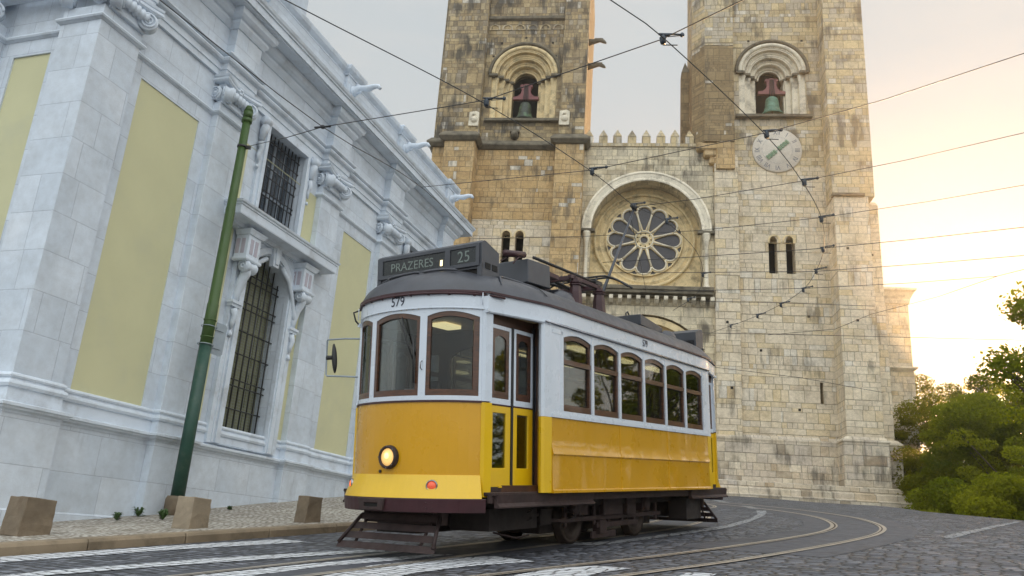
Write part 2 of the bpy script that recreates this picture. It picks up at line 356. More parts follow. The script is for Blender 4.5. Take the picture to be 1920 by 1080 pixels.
m_kerb = plain('worn kerb stone', lin(136, 120, 98), .8, .25, 1.3, .4, dirt=(lin(90, 78, 62), 3, .7))
m_bollard = plain('stained stone block', lin(116, 102, 84), .8, .3, 2.5, .5, dirt=(lin(92, 78, 62), 4, .8))
m_bollardp = plain('pale stone block', lin(146, 132, 112), .8, .2, 2.5, .5, dirt=(lin(100, 88, 72), 3, .8))
m_clock = plain('white clock marble', lin(204, 196, 182), .6, .08, 2, dirt=(lin(176, 166, 150), 1.5, .6))
m_ink = plain('grey numeral', lin(104, 108, 118), .7)
m_clockg = plain('green clock hand', lin(130, 162, 130), .6)
m_tile = plain('red roof tile', lin(170, 78, 50), .8, .3, 5, .3)
m_text = plain('navy lettering', lin(22, 26, 52), .5, 0)
m_sign = plain('dark sign blind', lin(22, 28, 31), .25, .15, 3)
m_signtxt = plain('faded blind lettering', lin(118, 128, 122), .5, .15, 20)
m_seat = plain('seat leather', lin(70, 44, 30), .5, .2, 4)
m_ceil = plain('cream tram ceiling', lin(196, 176, 130), .5, .05, 2)
m_leafw = plain('weed leaves', (.05, .10, .025, 1), .7, .3, 20)
def wood():
    t = NT('varnished brown wood'); v = t.node('Mapping', {'Vector': t.obj(), 'Scale': (2, 2, 14)}).outputs[0]
    n = t.noise(v, 3, 6, .65); c = t.ramp(n, [(.3, lin(46, 24, 12)), (.55, lin(80, 46, 24)), (.75, lin(104, 62, 34))]); return t.fin(c, .32, n, .05, .005, Coat_Weight=.4)
m_wood = wood()
def woodd():
    t = NT('dark interior wood'); n = t.noise(t.obj(), 5, 6, .65); c = t.ramp(n, [(.3, lin(46, 26, 16)), (.7, lin(82, 50, 30))]); return t.fin(c, .4)
m_woodd = woodd()
def glass():
    t = NT('tram window glass'); t.t.nodes.remove(t.b)
    g = t.node('BsdfGlossy', {'Color': (1, 1, 1, 1), 'Roughness': .02}); tr = t.node('BsdfTransparent', {'Color': (.56, .59, .59, 1)})
    fr = t.node('Fresnel', {'IOR': 1.5}); f = t.map01(fr.outputs[0], .04, 1, .035, .65)
    nz = t.noise(t.obj(), .9, 1); bp = t.node('Bump', {'Strength': .08, 'Distance': .05, 'Height': nz}); t.t.links.new(bp.outputs[0], g.inputs['Normal'])
    mx = t.node('MixShader', {0: f, 1: tr.outputs[0], 2: g.outputs[0]}); t.t.links.new(mx.outputs[0], t.out.inputs[0]); return t.m
m_glass = glass()
def emis(name, col, st):
    t = NT(name); return t.fin(col, .3, None, Emission_Color=col, Emission_Strength=st)
m_lamp = emis('interior lamp', (1, .82, .42, 1), 1.0)
m_headl = emis('headlamp bulb glow', (1, .62, .2, 1), 1.3)
m_headg = emis('headlamp lens', (1, .60, .20, 1), .32)
m_signal = emis('orange signal lens', (1, .16, .02, 1), .55)
m_signal2 = emis('dim red signal lens', (.8, .12, .05, 1), .12)
m_chrome = plain('chrome ring', lin(150, 150, 155), .2, .1, 5, metal=.9)
# street surfaces
def setts(name, bw, bh, rot, stops, joint, mw=.014, paint=None, bump=1.0, rough=.55):
    t = NT(name); uvn = t.node('Mapping', {'Vector': t.uv(), 'Rotation': (0, 0, rot)}).outputs[0]
    wob = t.noise(uvn, 1.3, 2, out=1); wv = t.node('VectorMath', {0: wob, 1: (.5, .5, .5)}, operation='SUBTRACT').outputs[0]
    wv2 = t.node('VectorMath', {0: wv, 'Scale': .22}, operation='SCALE').outputs[0]
    wob3 = t.noise(uvn, 9, 2, out=1); wv3 = t.node('VectorMath', {0: t.node('VectorMath', {0: wob3, 1: (.5, .5, .5)}, operation='SUBTRACT').outputs[0], 'Scale': .05}, operation='SCALE').outputs[0]
    p = t.node('VectorMath', {0: t.node('VectorMath', {0: uvn, 1: wv2}, operation='ADD').outputs[0], 1: wv3}, operation='ADD').outputs[0]
    sep = t.node('SeparateXYZ', {0: p})
    vr = t.m_('DIVIDE', sep.outputs[1], bh); row = t.m_('FLOOR', vr); fv = t.m_('FRACT', vr)
    h2 = t.node('TexWhiteNoise', {'W': row}, noise_dimensions='1D').outputs[0]
    ur = t.m_('ADD', t.m_('DIVIDE', sep.outputs[0], bw), t.m_('MULTIPLY', h2, 5.3)); col = t.m_('FLOOR', ur); fu = t.m_('FRACT', ur)
    r2 = t.node('TexWhiteNoise', {'Vector': t.node('CombineXYZ', {0: col, 1: row, 2: 0}).outputs[0]}, noise_dimensions='3D'); rc = t.node('SeparateColor', {0: r2.outputs[1]})
    du = t.m_('MULTIPLY', t.m_('MINIMUM', fu, t.m_('SUBTRACT', 1, fu)), bw); dv = t.m_('MULTIPLY', t.m_('MINIMUM', fv, t.m_('SUBTRACT', 1, fv)), bh)
    d = t.m_('MINIMUM', du, dv); edge = t.map01(d, mw*.3, mw*1.5); dome = t.map01(d, 0, bh*.42)
    c = t.ramp(rc.outputs[0], stops)
    big = t.noise(t.uv(), .45, 4); c = t.mix(t.map01(big, .35, .7, 0, .5), c, t.mix(1.0, c, (.6, .58, .6, 1), 'MULTIPLY'))
    fine = t.noise(t.uv(), 40, 4, .7); c = t.mix(t.map01(fine, .4, .7, 0, .35), c, t.mix(1.0, c, (.55, .55, .55, 1), 'MULTIPLY'))
    if paint:
        wear = t.noise(t.uv(), 7, 6, .7); pf = t.m_('MULTIPLY', t.map01(wear, .22, .36), t.m_('MULTIPLY', edge, paint[1])); c = t.mix(pf, c, paint[0])
    c = t.mix(edge, joint, c)
    h = t.m_('ADD', t.m_('ADD', t.m_('MULTIPLY', dome, .9), t.m_('MULTIPLY', rc.outputs[1], .5)), t.m_('MULTIPLY', fine, .25))
    return t.fin(c, t.map01(rc.outputs[2], 0, 1, rough-.12, rough+.15), h, bump, .022)
ST_STOPS = [(0, lin(72, 75, 82)), (.5, lin(100, 103, 112)), (1, lin(130, 133, 142))]
m_cob = setts('basalt setts', .19, .13, R_(32), ST_STOPS, lin(30, 28, 30), mw=.02, bump=1.3)
m_cobw = setts('painted setts', .19, .13, R_(32), ST_STOPS, lin(58, 56, 58), paint=(lin(208, 210, 214), .95), mw=.010)
m_cobf = setts('faded paint setts', .19, .13, R_(32), ST_STOPS, lin(56, 54, 56), paint=(lin(190, 192, 194), .5), mw=.015)
m_calc = setts('limestone pavement', .11, .09, R_(20), [(0, lin(162, 154, 140)), (.5, lin(200, 194, 182)), (1, lin(220, 216, 206))], lin(86, 74, 60), mw=.014, bump=.7, rough=.75)
m_asph = plain('track asphalt', lin(74, 76, 84), .6, .15, 2, .3, dirt=(lin(54, 52, 54), 1.5, .7), coords='uv')
m_earth = plain('dark earth', lin(60, 54, 36), .9, .3, 1, .5)
exec_order = True

# ================================================================== GROUND
def build_ground():
    xs = sorted(set([-900, -400, -200, -100, -60]+[round(-40+.5*i, 2) for i in range(161)]+[46, 60, 90, 150, 300, 600, 1200]))
    ys = sorted(set([-300, -100, -30, -12]+[round(-6+.5*i, 2) for i in range(141)]+[70, 80, 100, 150, 300, 700, 1600]))
    vs = [(x, y, zg(x, y)) for y in ys for x in xs]; n = len(xs)
    fs = [(j*n+i, j*n+i+1, (j+1)*n+i+1, (j+1)*n+i) for j in range(len(ys)-1) for i in range(n-1)]
    mb = MB(); mb.add(vs, fs, True); tag(mb.build('street', m_cob, None, normals=False), kind='structure')
build_ground()
def catmull(P, step=.25):
    P = [np.array(p, float) for p in P]; out = []
    Q = [2*P[0]-P[1]]+P+[2*P[-1]-P[-2]]
    for i in range(1, len(Q)-2):
        n = max(2, int(np.linalg.norm(Q[i+1]-Q[i])/step))
        for k in range(n):
            t = k/n; out.append(.5*((2*Q[i])+(-Q[i-1]+Q[i+1])*t+(2*Q[i-1]-5*Q[i]+4*Q[i+1]-Q[i+2])*t*t+(-Q[i-1]+3*Q[i]-3*Q[i+1]+Q[i+2])*t**3))
    out.append(P[-1]); return out
def offset_path(P, d):
    out = []
    for i, p in enumerate(P):
        t = P[min(i+1, len(P)-1)]-P[max(i-1, 0)]; t = t/np.linalg.norm(t); out.append(p+np.array([t[1], -t[0]])*d)   # + = right
    return out
def strip(mb, P, a, b, up, ends=None):
    L, Rr = offset_path(P, a), offset_path(P, b); vs = []
    for p, q in zip(L, Rr): vs += [(p[0], p[1], zg(*p)+up), (q[0], q[1], zg(*q)+up)]
    mb.add(vs, [(2*i, 2*i+1, 2*i+3, 2*i+2) for i in range(len(P)-1)], False)
def tl2w(x, y): p = twor((x, y, 0)); return (p[0], p[1])
path1 = [tl2w(x, -.027*min(0, x+1)**2) for x in (16, 12, 8, 4, 1, -1, -3, -5, -7, -9, -11)]
p_end = path1[-1]
path1 += [(p_end[0]+1.0, p_end[1]+2.2), (p_end[0]+1.3, p_end[1]+5), (p_end[0]+.9, p_end[1]+9), (p_end[0]-.5, p_end[1]+14)]
path2 = [(-6.6, 1.0), (-3.6, 3.8), (-1.1, 6.2), (1.05, 8.4), (2.47, 9.85), (4.66, 12.45), (6.15, 14.6), (7.15, 16.9), (7.85, 19.9), (8.0, 23.5), (7.6, 27.5), (6.4, 32), (4.4, 37), (1, 41)]
T1, T2 = catmull(path1), catmull(path2)
mb = MB(); sub = [p for p in T2 if p[1] > 10.4]; strip(mb, sub, -.98, .98, .004); tag(mb.build('track_asphalt', m_asph, normals=False), kind='structure')
mb = MB(); sub = [p for p in T1 if p[1] < 30]; strip(mb, sub, -.72, .72, .004); tag(mb.build('track_asphalt', m_asph, normals=False), kind='structure')
for T in (T1, T2):
    for s in (-.45, .45):
        mb = MB(); strip(mb, T, s-.035, s+.028, .012); 
        inn = s+.075 if s < 0 else s-.075
        strip(mb, T, inn-.016, inn+.016, .012)
        tag(mb.build('rail', m_rail, normals=False), kind='structure')
        mb = MB(); a = (s+.03, s+.058) if s < 0 else (s-.058, s-.03); strip(mb, T, a[0], a[1], .009); tag(mb.build('rail_groove', m_raild, normals=False), kind='structure')
MARKS = [([(0, 1045), (292, 1026), (529, 1012), (576, 1017), (292, 1034), (0, 1056)], m_cobw),
 ([(-60, 1088), (66, 1074), (401, 1048), (620, 1035), (720, 1031), (722, 1035), (547, 1046), (292, 1064), (90, 1080), (0, 1090)], m_cobw),
 ([(250, 1096), (380, 1079), (583, 1058), (700, 1048), (800, 1041), (850, 1041), (740, 1052), (600, 1064), (480, 1080), (380, 1096)], m_cobw),
 ([(560, 1090), (611, 1080), (691, 1062), (819, 1049), (928, 1044), (1003, 1054), (892, 1062), (782, 1075), (700, 1092)], m_cobw),
 ([(930, 1092), (965, 1080), (1037, 1067), (1118, 1062), (1183, 1067), (1129, 1074), (1060, 1092)], m_cobw),
 ([(1250, 1090), (1290, 1075), (1345, 1077), (1320, 1090)], m_cobw),
 ([(1030, 1020), (1074, 1019), (1147, 1016), (1220, 1006), (1300, 995), (1364, 985), (1406, 973), (1420, 965), (1418, 958), (1436, 958), (1438, 963), (1429, 969), (1406, 979), (1364, 991), (1300, 1000), (1169, 1018), (1110, 1024)], m_cobf),
 ([(1390, 948), (1410, 950), (1423, 955), (1406, 954)], m_cobf), ([(1332, 937), (1350, 938.5), (1371, 943.5), (1352, 942)], m_cobf),
 ([(1762, 1008), (1781, 1003), (1849, 989), (1907, 977.5), (1912, 979.5), (1849, 994), (1784, 1011)], m_cobf)]
for poly, mt in MARKS:
    P = []
    for i in range(len(poly)):
        a, b = poly[i], poly[(i+1) % len(poly)]
        for k in range(2): P.append(hit_ground(a[0]+(b[0]-a[0])*k/2, a[1]+(b[1]-a[1])*k/2))
    tr = tessellate_polygon([[Vector((p[0], p[1], 0)) for p in P]])
    mb = MB(); mb.add([(p[0], p[1], zg(p[0], p[1])+.007) for p in P], tr); o = tag(mb.build('road_marking', mt), kind='structure')
# pavement and kerb
def kerb_path():
    P = [tl2w(x, -3.24) for x in (22, 16, 10, 5, 0, -3, -5)]; e = P[-1]
    P += [(e[0]+1.6, e[1]+2.6), (e[0]+2.2, e[1]+5.5), (e[0]+2.0, e[1]+9), (e[0]+1.0, e[1]+14), (e[0]-1, e[1]+20)]
    return catmull(P, .4)
KP = kerb_path()
def pz(x, y):
    s = np.array([x, y])@CD[:2]; q = (np.array([x, y])@CN[:2]+10.5)
    return zg(x, y)+.12+.17*sstep(10, 19, s)*(1-sstep(0, 6, q))
mb = MB(); vs = []; M_ = 14
for p in offset_path(KP, -.22):
    # reach left to behind the church wall
    q = np.array([p[0], p[1]]); d = (q@CN[:2]+10.8); L = max(1.0, d) if q[1] < 30 else 6
    for k in range(M_+1):
        r = q-CN[:2]*(L*k/M_); vs.append((r[0], r[1], pz(*r)))
fs = [(i*(M_+1)+k, i*(M_+1)+k+1, (i+1)*(M_+1)+k+1, (i+1)*(M_+1)+k) for i in range(len(KP)-1) for k in range(M_)]
mb.add(vs, fs, True); tag(mb.build('pavement', m_calc, normals=False), kind='structure')
mb = MB(); i = 0
while i < len(KP)-3:                       # kerb stones about 1.15 m long with open joints
    seg = KP[i:i+4]; a, b = seg[0], seg[-1]; t = (b-a)/np.linalg.norm(b-a); a2, b2 = a+t*.006, b-t*.006
    nn = np.array([-t[1], t[0]]); jig = rnd.uniform(-.008, .008)
    v = []
    for p in (a2, b2):
        z = zg(*p)
        for (o, h) in ((0, -.1), (0, .09), (.03, .128), (.23, .130), (.23, -.1)): r = p+nn*(o+jig); v.append((r[0], r[1], z+h))
    mb.add(v, [(k, (k+1) % 5, 5+(k+1) % 5, 5+k) for k in range(5)]+[(0, 1, 2, 3, 4)[::-1], (5, 6, 7, 8, 9)]); i += 3
tag(mb.build('kerb', m_kerb, bevel=.012, seg=2), kind='structure')

# ================================================================== CATHEDRAL
def build_cathedral():
    C = thing('cathedral', 'stone cathedral front with two square bell towers and a rose window', 'cathedral', CA_M)
    # ---------- left tower
    T = MB(); T.prism(rect(-9.2, -3.8, 19.2, 24.2), 0, .8).box(-11.9, -2.2, .8, 9, 19.2, 24.2); T.box(-10.95, -9.0, -1.2, .8, 2, 24.15); T.box(-11.9, -10.9, -.3, .85, 2, 24.15).box(-3.97, -2.2, -.9, .85, 2, 24.15)
    tw = T.build('tower_lower_stage', m_ochre, C, bevel=.03)
    wl = [arch_poly(-7.05, -6.52, 15.9, 18.2, 8), arch_poly(-6.22, -5.69, 15.9, 18.2, 8)]
    MB().prism(rect(-9.0, -3.97, 2, 19.2), .02, .8, holes=wl).build('tower_lower_wall', m_pale, C)
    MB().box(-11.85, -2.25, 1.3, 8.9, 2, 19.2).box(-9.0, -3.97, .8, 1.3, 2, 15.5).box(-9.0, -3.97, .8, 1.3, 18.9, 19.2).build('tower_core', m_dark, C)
    def twin(cx, z0, zt, m):
        w = MB()
        for s in (-1, 1):
            w.prism(arch_poly(cx+s*.415-.36, cx+s*.415+.36, zt-.45, zt-.27, 8)+[], -.02, .1, holes=[arch_poly(cx+s*.415-.26, cx+s*.415+.26, zt-.44, zt-.26, 8)])
        w.build('window_hood', m, C)
        c = MB(); c.lathe([(0, z0), (.16, z0), (.15, z0+.12), (.085, z0+.16), (.075, zt-.62), (.1, zt-.58), (.15, zt-.4), (.16, zt-.3), (0, zt-.3)], 10, 'z', (cx, .3, 0)); c.build('colonnette', m_carvw, C)
    twin(-6.37, 15.9, 18.47, m_carv); twin(9.63, 16.1, 18.49, m_carv)
    pth = [(-11.95, 4), (-11.95, -.35), (-10.97, -.35), (-10.97, -1.22), (-8.98, -1.22), (-8.98, 0), (-3.99, 0), (-3.99, -.92), (-2.15, -.92), (-2.15, 4)]
    MB().sweep(pth, [(0, 24.0), (.1, 24.0), (.3, 24.2), (.3, 24.3), (.05, 24.62), (-.3, 24.62), (-.3, 24.0)]).build('string_course', m_carvd, C)
    # upper stage
    cl, cr = -6.35, 9.4
    zs, zsill = 29.45, 26.15
    T = MB(); T.prism(rect(-9.0, -3.85, 24.2, 40), .05, .9, holes=[arch_poly(cl-2.15, cl+2.15, zsill, zs, 20)])
    T.box(-11.75, -9.0, -.45, .95, 24.2, 40); T.box(-12.0, -11.7, .1, .95, 24.2, 40); T.box(-3.85, -2.25, -.45, .95, 24.2, 40)
    T.build('tower_upper_stage', m_upper, C, bevel=.03)
    B = MB(); B.box(-12.0, -2.25, 3.2, 9, 24.3, 40); B.box(-12.0, -11.2, .95, 3.2, 24.3, 40); B.box(-3.0, -2.25, .95, 3.2, 24.3, 40); B.build('tower_rear_wall', m_turret, C)
    MB().sweep([(-9.0, .05), (-3.85, .05)], [(0, 33.6), (.18, 33.7), (.18, 33.9), (0, 34.0)]).build('string_course', m_carvd, C)
    b = MB()
    for k in range(6): b.prism(arc(-8.55+.85*k, 33.0, .36, 0, PI, 8)+[(-8.91+.85*k, 32.9), (-8.19+.85*k, 32.9)], -.0, .1, holes=[arc(-8.55+.85*k, 33.0, .27, 0, PI, 8)+[(-8.55+.85*k-.27, 32.95), (-8.55+.85*k+.27, 32.95)]])
    b.build('blind_arcade', m_upper2, C)
    # ---------- niches
    def niche(cx, zsill, zs, rout, rop, mring, mcol, ysh):
        dy = .5; radii = [rout, rout-.38, rout-.76, rout-1.08]; ys = [.05, .35, .7, 1.05]
        n = MB()
        for i, r in enumerate(radii):
            ri = radii[i+1] if i < 3 else rop; y = ys[i]+ysh
            n.prism([(cx+r, zs)]+arc(cx, zs, r, 0, PI, 24)+arc(cx, zs, ri, PI, 0, 24), y+.02, y+.5)
            if i < 3:       # jamb blocks beside
                for s in (-1, 1): n.prism(rect(min(cx+s*r, cx+s*ri), max(cx+s*r, cx+s*ri), zsill, zs), y+.18, y+.55)
            else:
                for s in (-1, 1): n.prism(rect(min(cx+s*r, cx+s*ri), max(cx+s*r, cx+s*ri), zsill, zs), y, y+.9)
        nr = n.build('bell_niche', mring, C, bevel=.02)
        a = MB()
        for i, r in enumerate(radii):
            a.tube([(x, ys[i]+ysh-.02+.06*(i > 0), z) for x, z in arc(cx, zs, r-.08, 0, PI, 28)], .10 if i else .14, 8)
            a.tube([(x, ys[i]+ysh+.03, z) for x, z in arc(cx, zs, r-.26, 0, PI, 28)], .06, 6)
        a.build('archivolt', mring, C)
        h = MB(); h.tube([(x, .0+ysh, z) for x, z in arc(cx, zs+.05, rout+.16, -.02, PI+.02, 30)], .11, 6); h.build('hood_mould', m_carvd, C)
        k = MB()
        for i in range(1, 4):
            for s in (-1, 1):
                k = MB(); x = cx+s*(radii[i]+.10); y = ys[i]+ysh-.02
                k.lathe([(0, zsill+.05), (.16, zsill+.05), (.15, zsill+.2), (.09, zsill+.28), (.085, zs-.62), (.12, zs-.58), (.11, zs-.5), (.19, zs-.18), (.2, zs-.08), (0, zs-.08)], 10, 'z', (x, y, 0)); k.build('jamb_column', mcol, C)
        for s in (-1, 1):
            k = MB()
            for i in range(4):
                r1 = radii[i]+(.18 if i == 0 else .02); r0 = radii[i+1] if i < 3 else rop-.05
                k.box(min(cx+s*r1, cx+s*r0), max(cx+s*r1, cx+s*r0), ys[i]+ysh-.16, ys[i]+ysh+.5, zs-.1, zs+.06)
            k.build('impost', m_carvd, C)
        MB().box(cx-rout-.25, cx+rout+.25, -.28+ysh, 1.2+ysh, zsill-.2, zsill-.02).build('niche_sill', m_carvd, C)
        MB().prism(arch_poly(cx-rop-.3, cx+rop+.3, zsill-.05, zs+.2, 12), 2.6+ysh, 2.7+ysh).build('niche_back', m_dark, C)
    niche(cl, zsill, zs, 2.15, .86, m_carv, m_carv, 0.0)
    niche(cr, 26.5, 29.6, 2.05, .87, m_carvw, m_carvw, 0.0)
    def relief(x, y, z, m):
        s = MB(); s.prism([(x-.32, z-.5), (x+.32, z-.5), (x+.34, z+.45), (x+.12, z+.55), (x-.3, z+.48)], y-.12, y+.02); s.lathe([(0, -.16), (.16, -.14), (.24, -.04), (.24, .02)], 10, 'y', (x+.03, y-.1, z-.05)); s.lathe([(0, -.14), (.1, -.1), (.12, .0)], 8, 'y', (x, y-.12, z+.28)); s.build('carved_shield', m, C)
    relief(-9.35, -.45, 25.9, m_carvw); relief(-3.55, -.45, 26.0, m_carvw)
    g = MB(); g.lathe([(0, -.5), (.16, -.46), (.24, -.3), (.3, 0), (.3, .2)], 10, 'y', (-6.7, .05, 25.0)); g.box(-7.0, -6.4, -.3, .1, 25.15, 25.3); g.build('carved_head', m_carvd, C)
    for z in (32.2, 30.35):
        g = MB(); g.tube([(-2.3, .5, z), (-1.9, .45, z+.05), (-1.5, .4, z+.12), (-1.25, .38, z-.02), (-1.1, .36, z-.16)], [.24, .18, .15, .13, .05], 8); g.box(-1.85, -1.3, .25, .55, z+.1, z+.18); g.build('gargoyle', m_carvd, C)
    # putlog holes
    g = MB()
    for x, z in ((-8.0, 31.9), (-8.5, 30.9), (-4.6, 31.9), (-4.35, 30.9), (-6.4, 32.3), (-8.2, 22.0), (-6.6, 22.4), (-4.6, 21.6), (8.0, 31.9), (11.3, 31.9), (0.2, 23.5), (4.6, 23.4), (6.6, 9.2), (6.4, 13.0), (8.3, 11.5), (11.0, 13.6), (13.2, 13.0), (14.4, 14.4), (10.3, 8.2), (12.9, 17.2), (14.5, 17.2)):
        yy = {True: -1.62, False: .04}[x > 12.3]; yy = -.36 if 5.75 < x < 7 else yy; yy = -.62 if x > 14.2 else yy
        g = MB(); g.box(x-.07, x+.07, yy-.004, yy+.01, z-.07, z+.07); g.build('putlog_hole', m_dark, C)
    # ---------- centre
    ca, za, ra = 1.71, 18.62, 3.34
    MB().prism(rect(-2.25, 5.8, 2, 24.35), 0, 1.25, holes=[arch_poly(ca-ra, ca+ra, 15.0, za, 28), arch_poly(-1.9, 5.3, 2.5, 10.5, 20, 2.9)]).build('nave_front', m_centre, C)
    MB().box(-2.2, 5.8, 1.55, 9, 2, 24.3).build('nave_core', m_centre, C)
    MB().box(-2.2, 5.8, 1.2, 1.3, 14.6, 22.5).build('rose_recess_wall', m_carv, C)
    MB().box(-2.2, 5.8, 1.3, 1.5, 2, 14).build('portal_back', m_dark, C)
    p = MB()
    for i, (r, y) in enumerate(((3.45, .1), (3.0, .5), (2.55, .9))):
        p.prism([(ca+r, 10.5)]+arc(ca, 10.5, r, 0, PI, 20, r*.81)+arc(ca, 10.5, r-.45, PI, 0, 20, (r-.45)*.81), y, y+.5)
    p.build('portal_arch', m_carv, C, bevel=.03)
    a = MB(); a.prism([(ca+ra+.55, za)]+arc(ca, za, ra+.55, 0, PI, 32)+arc(ca, za, ra, PI, 0, 32), -.14, .2); a.tube([(x, -.14, z) for x, z in arc(ca, za, ra+.5, 0, PI, 40)], .07, 6); a.tube([(x, -.10, z) for x, z in arc(ca, za, ra+.05, 0, PI, 40)], .09, 6)
    a.build('great_arch', m_carvw, C, bevel=.02)
    for s in (-1, 1):
        x = ca+s*(ra+.22)
        k = MB(); k.lathe([(0, 15.0), (.2, 15.0), (.2, 15.15), (.13, 15.3), (.125, 17.75), (.16, 17.8), (.15, 17.9), (.25, 18.35), (.26, 18.45), (0, 18.45)], 12, 'z', (x, -.12, 0)); k.build('colonnette', m_carvw, C)
        k = MB(); k.box(x-.5, x+.5, -.32, .05, 18.45, 18.62); k.build('impost', m_carvd, C)
    # rose window
    rc, rz, ry = 1.65, 18.46, 1.2
    W = MB(); W.lathe([(2.95, .0), (2.95, -.16), (3.02, -.2), (3.12, -.16), (3.14, .02)], 56, 'y', (rc, ry, rz)); W.lathe([(2.62, .05), (2.66, -.08), (2.72, -.1), (2.78, -.05), (2.95, -.02)], 56, 'y', (rc, ry, rz)); W.lathe([(2.3, .05), (2.34, -.02), (2.62, -.0)], 56, 'y', (rc, ry, rz))
    rw = W.build('rose_window', m_carv, C)
    holes = []
    for k in range(12):
        q = PI/2+2*PI*k/12
        def pt(r, t, q=q): return (rc+math.cos(q)*r-math.sin(q)*t, rz+math.sin(q)*r+math.cos(q)*t)
        outl = [pt(.64, -.06), pt(1.1, -.22), pt(1.5, -.35), pt(1.80, -.40)]
        outl += [pt(1.80+.37*math.sin(a), -.40*math.cos(a)) for a in [PI*i/10 for i in range(1, 10)]]
        outl += [pt(1.80, .40), pt(1.5, .35), pt(1.1, .22), pt(.64, .06)]
        holes.append(outl)
        q2 = q+PI/12
        def p2(r, t): return (rc+math.cos(q2)*r-math.sin(q2)*t, rz+math.sin(q2)*r+math.cos(q2)*t)
        holes.append([p2(2.06, 0), p2(2.26, -.2), p2(2.3, 0), p2(2.26, .2)])
    for k in range(9): q = 2*PI*k/9; holes.append([(rc+math.cos(q)*.42+.055*math.cos(a), rz+math.sin(q)*.42+.055*math.sin(a)) for a in [PI*i/3 for i in range(6)]])
    holes.append([(rc+.22*math.cos(a), rz+.22*math.sin(a)) for a in [PI*i/7 for i in range(14)]])
    circ = [(rc+2.36*math.cos(2*PI*i/64), rz+2.36*math.sin(2*PI*i/64)) for i in range(64)]
    MB().prism(circ, ry-.16, ry-.0, holes=holes).build('tracery', m_carv, rw, bevel=.018)
    t = MB()
    for k in range(12):
        q = PI/2+2*PI*k/12
        t.tube([(rc+math.cos(q)*r-math.sin(q)*w, ry-.17, rz+math.sin(q)*r+math.cos(q)*w) for r, w in [(1.78+.46*math.sin(a), -.45*math.cos(a)) for a in [PI*i/12 for i in range(13)]]], .05, 6)
        q2 = q+PI/12; t.tube([(rc+math.cos(q2)*r, ry-.18, rz+math.sin(q2)*r) for r in (.6, 1.78)], .055, 6)
    t.lathe([(.5, .02), (.52, -.06), (.58, -.06), (.6, .02)], 24, 'y', (rc, ry-.17, rz)); t.lathe([(.23, .02), (.26, -.05), (.3, .02)], 18, 'y', (rc, ry-.17, rz))
    t.build('tracery_moulding', m_carvw, rw)
    MB().prism(circ, ry-.06, ry-.03).build('rose_glass', m_leadglass, rw)
    d = MB()
    for k in range(72): q = 2*PI*k/72; d.box(-.05, .05, -.05, .03, -.04, .04, xf=lambda p, q=q: (rc+math.cos(q)*(2.86+p[2])-math.sin(q)*p[0], ry+p[1], rz+math.sin(q)*(2.86+p[2])+math.cos(q)*p[0]))
    d.build('bead_moulding', m_carv, rw)
    # cornice below the rose, corbels
    k = MB(); k.box(-2.0, 5.6, -.55, 0, 14.55, 14.75).box(-2.05, 5.65, -.62, 0, 14.75, 15.0); k.box(-2.0, 5.6, -.3, 0, 14.42, 14.55); k.build('balcony_cornice', m_carvd, C, bevel=.03)
    k = MB()
    for i in range(15): x = -1.85+.53*i; k.prism([(-.5, 14.42), (-.5, 14.2), (-.25, 14.02), (0, 13.95), (0, 14.42)], x-.12, x+.12, 'x')
    k.build('corbels', m_carvw, C, bevel=.015)
    k = MB()
    for i in range(8):
        x = -1.95+.895*i+rnd.uniform(-.02, .02); hh = rnd.uniform(-.03, .04)
        k.box(x-.27, x+.27, .05, .5, 24.3, 25.05+hh); b = len(k.v)
        k.add([(x-.27, .05, 25.05+hh), (x+.27, .05, 25.05+hh), (x+.27, .5, 25.05+hh), (x-.27, .5, 25.05+hh), (x, .27, 25.62+hh)], [(0, 1, 4), (1, 2, 4), (2, 3, 4), (3, 0, 4)])
    k.build('battlements', m_upper2, C, bevel=.02)
    MB().box(-2.2, 5.75, -.08, .6, 24.28, 24.5).build('parapet_coping', m_upper2, C)
    # ---------- right tower
    wr = [arch_poly(8.88, 9.38, 16.15, 18.22, 8), arch_poly(9.88, 10.4, 16.15, 18.22, 8), rect(11.45, 11.62, 8.6, 9.8)]
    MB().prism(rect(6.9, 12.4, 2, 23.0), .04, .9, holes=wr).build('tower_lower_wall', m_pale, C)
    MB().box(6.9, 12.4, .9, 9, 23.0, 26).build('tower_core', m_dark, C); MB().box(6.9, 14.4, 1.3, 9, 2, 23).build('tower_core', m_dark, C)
    MB().prism(rect(6.9, 12.4, 23.0, 40), .04, .9, holes=[arch_poly(cr-2.05, cr+2.05, 26.5, 29.6, 20)]).build('tower_upper_stage', m_upper2, C)
    B = MB(); B.box(6.0, 14.6, 3.2, 9, 23, 40); B.box(6.0, 7.2, .9, 3.2, 26, 40); B.box(11.6, 14.6, .9, 3.2, 23, 40); B.build('tower_rear_wall', m_turret, C)
    MB().box(5.75, 7.15, -.35, 1.3, 2, 23.6).build('buttress', m_pale, C, bevel=.03)
    MB().prism([(4.45, 3.5), (4.45, .3), (5.15, -.55), (6.95, -.55), (6.95, 3.5)], 24.4, 31.2, 'z').build('stair_turret', m_turret, C, bevel=.03)
    MB().prism([(4.45, 3.5), (4.45, .3), (5.15, -.55), (6.95, -.55), (6.95, 3.5)], 31.2, 40, 'z').build('stair_turret', m_upper2, C, bevel=.03)
    MB().prism([(5.7, 3.5), (5.7, -.1), (5.9, -.5), (6.95, -.5), (6.95, 3.5)], 22.6, 24.42, 'z').build('stair_turret', m_ochre, C, bevel=.03)
    k = MB(); k.box(4.7, 6.0, -.45, .2, 23.9, 24.42).box(5.1, 6.0, -.42, .2, 23.45, 23.9).box(5.45, 6.0, -.38, .2, 23.0, 23.45); k.build('turret_corbel', m_ochre, C, bevel=.08)
